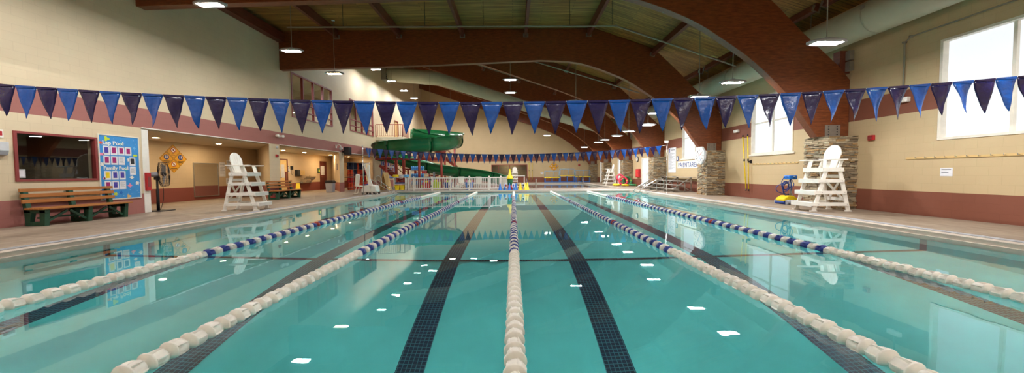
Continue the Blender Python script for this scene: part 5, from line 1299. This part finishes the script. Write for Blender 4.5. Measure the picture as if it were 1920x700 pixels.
# blue and yellow diving platforms at the far end
for i, (x0, x1, zt, lab) in enumerate(((3.75, 5.5, .62, 'left one of three blue railed platforms with yellow tops at the far end'), (5.56, 7.28, .86, 'middle taller blue railed platform with yellow top at the far end'), (7.42, 9.15, .7, 'right one of three blue railed platforms with yellow tops at the far end'))):
    t = thing('tot_platform', lab, 'platform', (x0, 41.4, DK), 0, 'blue railed platforms'); w_ = x1-x0
    MB().box(-.05, w_+.05, 0, 1.0, zt-.08, zt).build('platform_top', M['yellow'], t, bevel=.01)
    for x in (.04, w_/2, w_-.04):
        for y in (.05, .95): MB().box(x-.035, x+.035, y-.035, y+.035, 0, zt-.08).build('leg', M['blue'], t)
    b = MB(); b.box(0, w_, .02, .08, .04, .1); b.box(0, w_, .92, .98, .04, .1); b.build('bottom_rail', M['blue'], t)
    b = MB(); b.tube([(.03, .95, zt), (.03, .95, zt+.75), (w_-.03, .95, zt+.75), (w_-.03, .95, zt)], .025, 6)
    for k in (1, 2): b.tube([(w_*k/3, .95, zt), (w_*k/3, .95, zt+.75)], .02, 6)
    for x in (.03, w_-.03): b.tube([(x, .95, zt+.75), (x, .1, zt+.75), (x, .1, zt)], .02, 6)
    b.build('guard_rail', M['sky'], t)
t = thing('ladder_rail', 'steel ladder rails at the far right corner of the family pool', 'ladder rail', (7.6, 40.5, DK)); b = MB()
for x in (0, .5): b.tube(smooth([(x, .5, 0), (x, .5, .5), (x, .3, .75), (x, 0, .7), (x, -.2, .4), (x, -.25, -.3)], 4), .025, 6)
b.build('bent_rail', M['chrome'], t)
wall_paper('small white notice on the end wall left of the yellow signs', 3.4, YE-.0, 1.15, .35, .25, 'F', 2)
# ------------------------------------------------------------------ fill lamps added out of view over the near end, brightening pennants and floats
NEARP = MB()._add([(-.3, -.11, -.024), (-.015, -.11, -.024), (-.015, .11, -.024), (-.3, .11, -.024)], [(0, 3, 2, 1)])._add([(.3, -.11, -.024), (.015, -.11, -.024), (.015, .11, -.024), (.3, .11, -.024)], [(0, 1, 2, 3)]).build('led_panel', M['lednear']); COL.objects.unlink(NEARP)
for (x, y, z, lab) in ((-8.15, 6.1, 5.9, 'added unseen fill lamp above the left deck beside the camera'), (-8.15, 2.6, 5.9, 'added unseen fill lamp over the near left pool corner'), (-8.15, -.9, 5.9, 'added unseen fill lamp at the near wall, left row'), (7.2, 4.8, 4.22, 'added unseen fill lamp above the right deck beside the camera'), (7.2, 1.3, 4.22, 'added unseen fill lamp over the near right pool corner'),
                       (-.2, 3.0, 6.2, 'added unseen fill lamp over the near end of the middle lane'), (-.2, -.8, 6.2, 'added unseen fill lamp at the near wall, middle row'), (7.2, -1.6, 4.22, 'added unseen fill lamp at the near wall, right row')):
    t = dup(protoL[0], (x, y, z), 0, lab, 'pendant lamps')
    for k in children(t):
        if k.name.startswith('led_panel'): k.data = NEARP.data
    for k in children(t):
        if k.name.startswith('driver_box'): bpy.data.objects.remove(k)
        elif k.name.startswith('rod'):
            for q in children(k): bpy.data.objects.remove(q)
            bpy.data.objects.remove(k)
    add_rod(t, x, y, z, zroof(x, False)-.01)

EXPO = 0

# ------------------------------------------------------------------ camera and world
F = 650.0; th = math.atan(25/F); roll = .0076; yaw = math.atan(-3/F)
f = Vector((math.sin(yaw)*math.cos(th), math.cos(yaw)*math.cos(th), -math.sin(th)))
r = f.cross(Vector((0, 0, 1))).normalized(); u = r.cross(f)
r2 = r*math.cos(roll)-u*math.sin(roll); u2 = u*math.cos(roll)+r*math.sin(roll)
mx = Matrix((r2, u2, -f)).transposed().to_4x4(); mx.translation = (0, 0, 1.28)
cd = bpy.data.cameras.new('camera'); cd.sensor_width = 36; cd.lens = F/1920*36; cd.clip_start = .05; cd.clip_end = 200
cam = bpy.data.objects.new('camera', cd); COL.objects.link(cam); cam.matrix_world = mx; scene.camera = cam
w = bpy.data.worlds.new('world'); scene.world = w; w.use_nodes = True
w.node_tree.nodes['Background'].inputs[0].default_value = (.75, .85, 1, 1); w.node_tree.nodes['Background'].inputs[1].default_value = .6
scene.view_settings.view_transform = 'Standard'; scene.view_settings.look = 'None'; scene.view_settings.gamma = 1; scene.view_settings.use_curve_mapping = False
scene.view_settings.exposure = EXPO
scene.cycles.use_denoising = True; scene.cycles.max_bounces = 9; scene.cycles.diffuse_bounces = 5; scene.cycles.glossy_bounces = 4; scene.cycles.transmission_bounces = 6
scene.cycles.sample_clamp_indirect = 0; scene.cycles.caustics_refractive = True; scene.cycles.caustics_reflective = False
scene.cycles.use_adaptive_sampling = True; scene.cycles.adaptive_threshold = .02
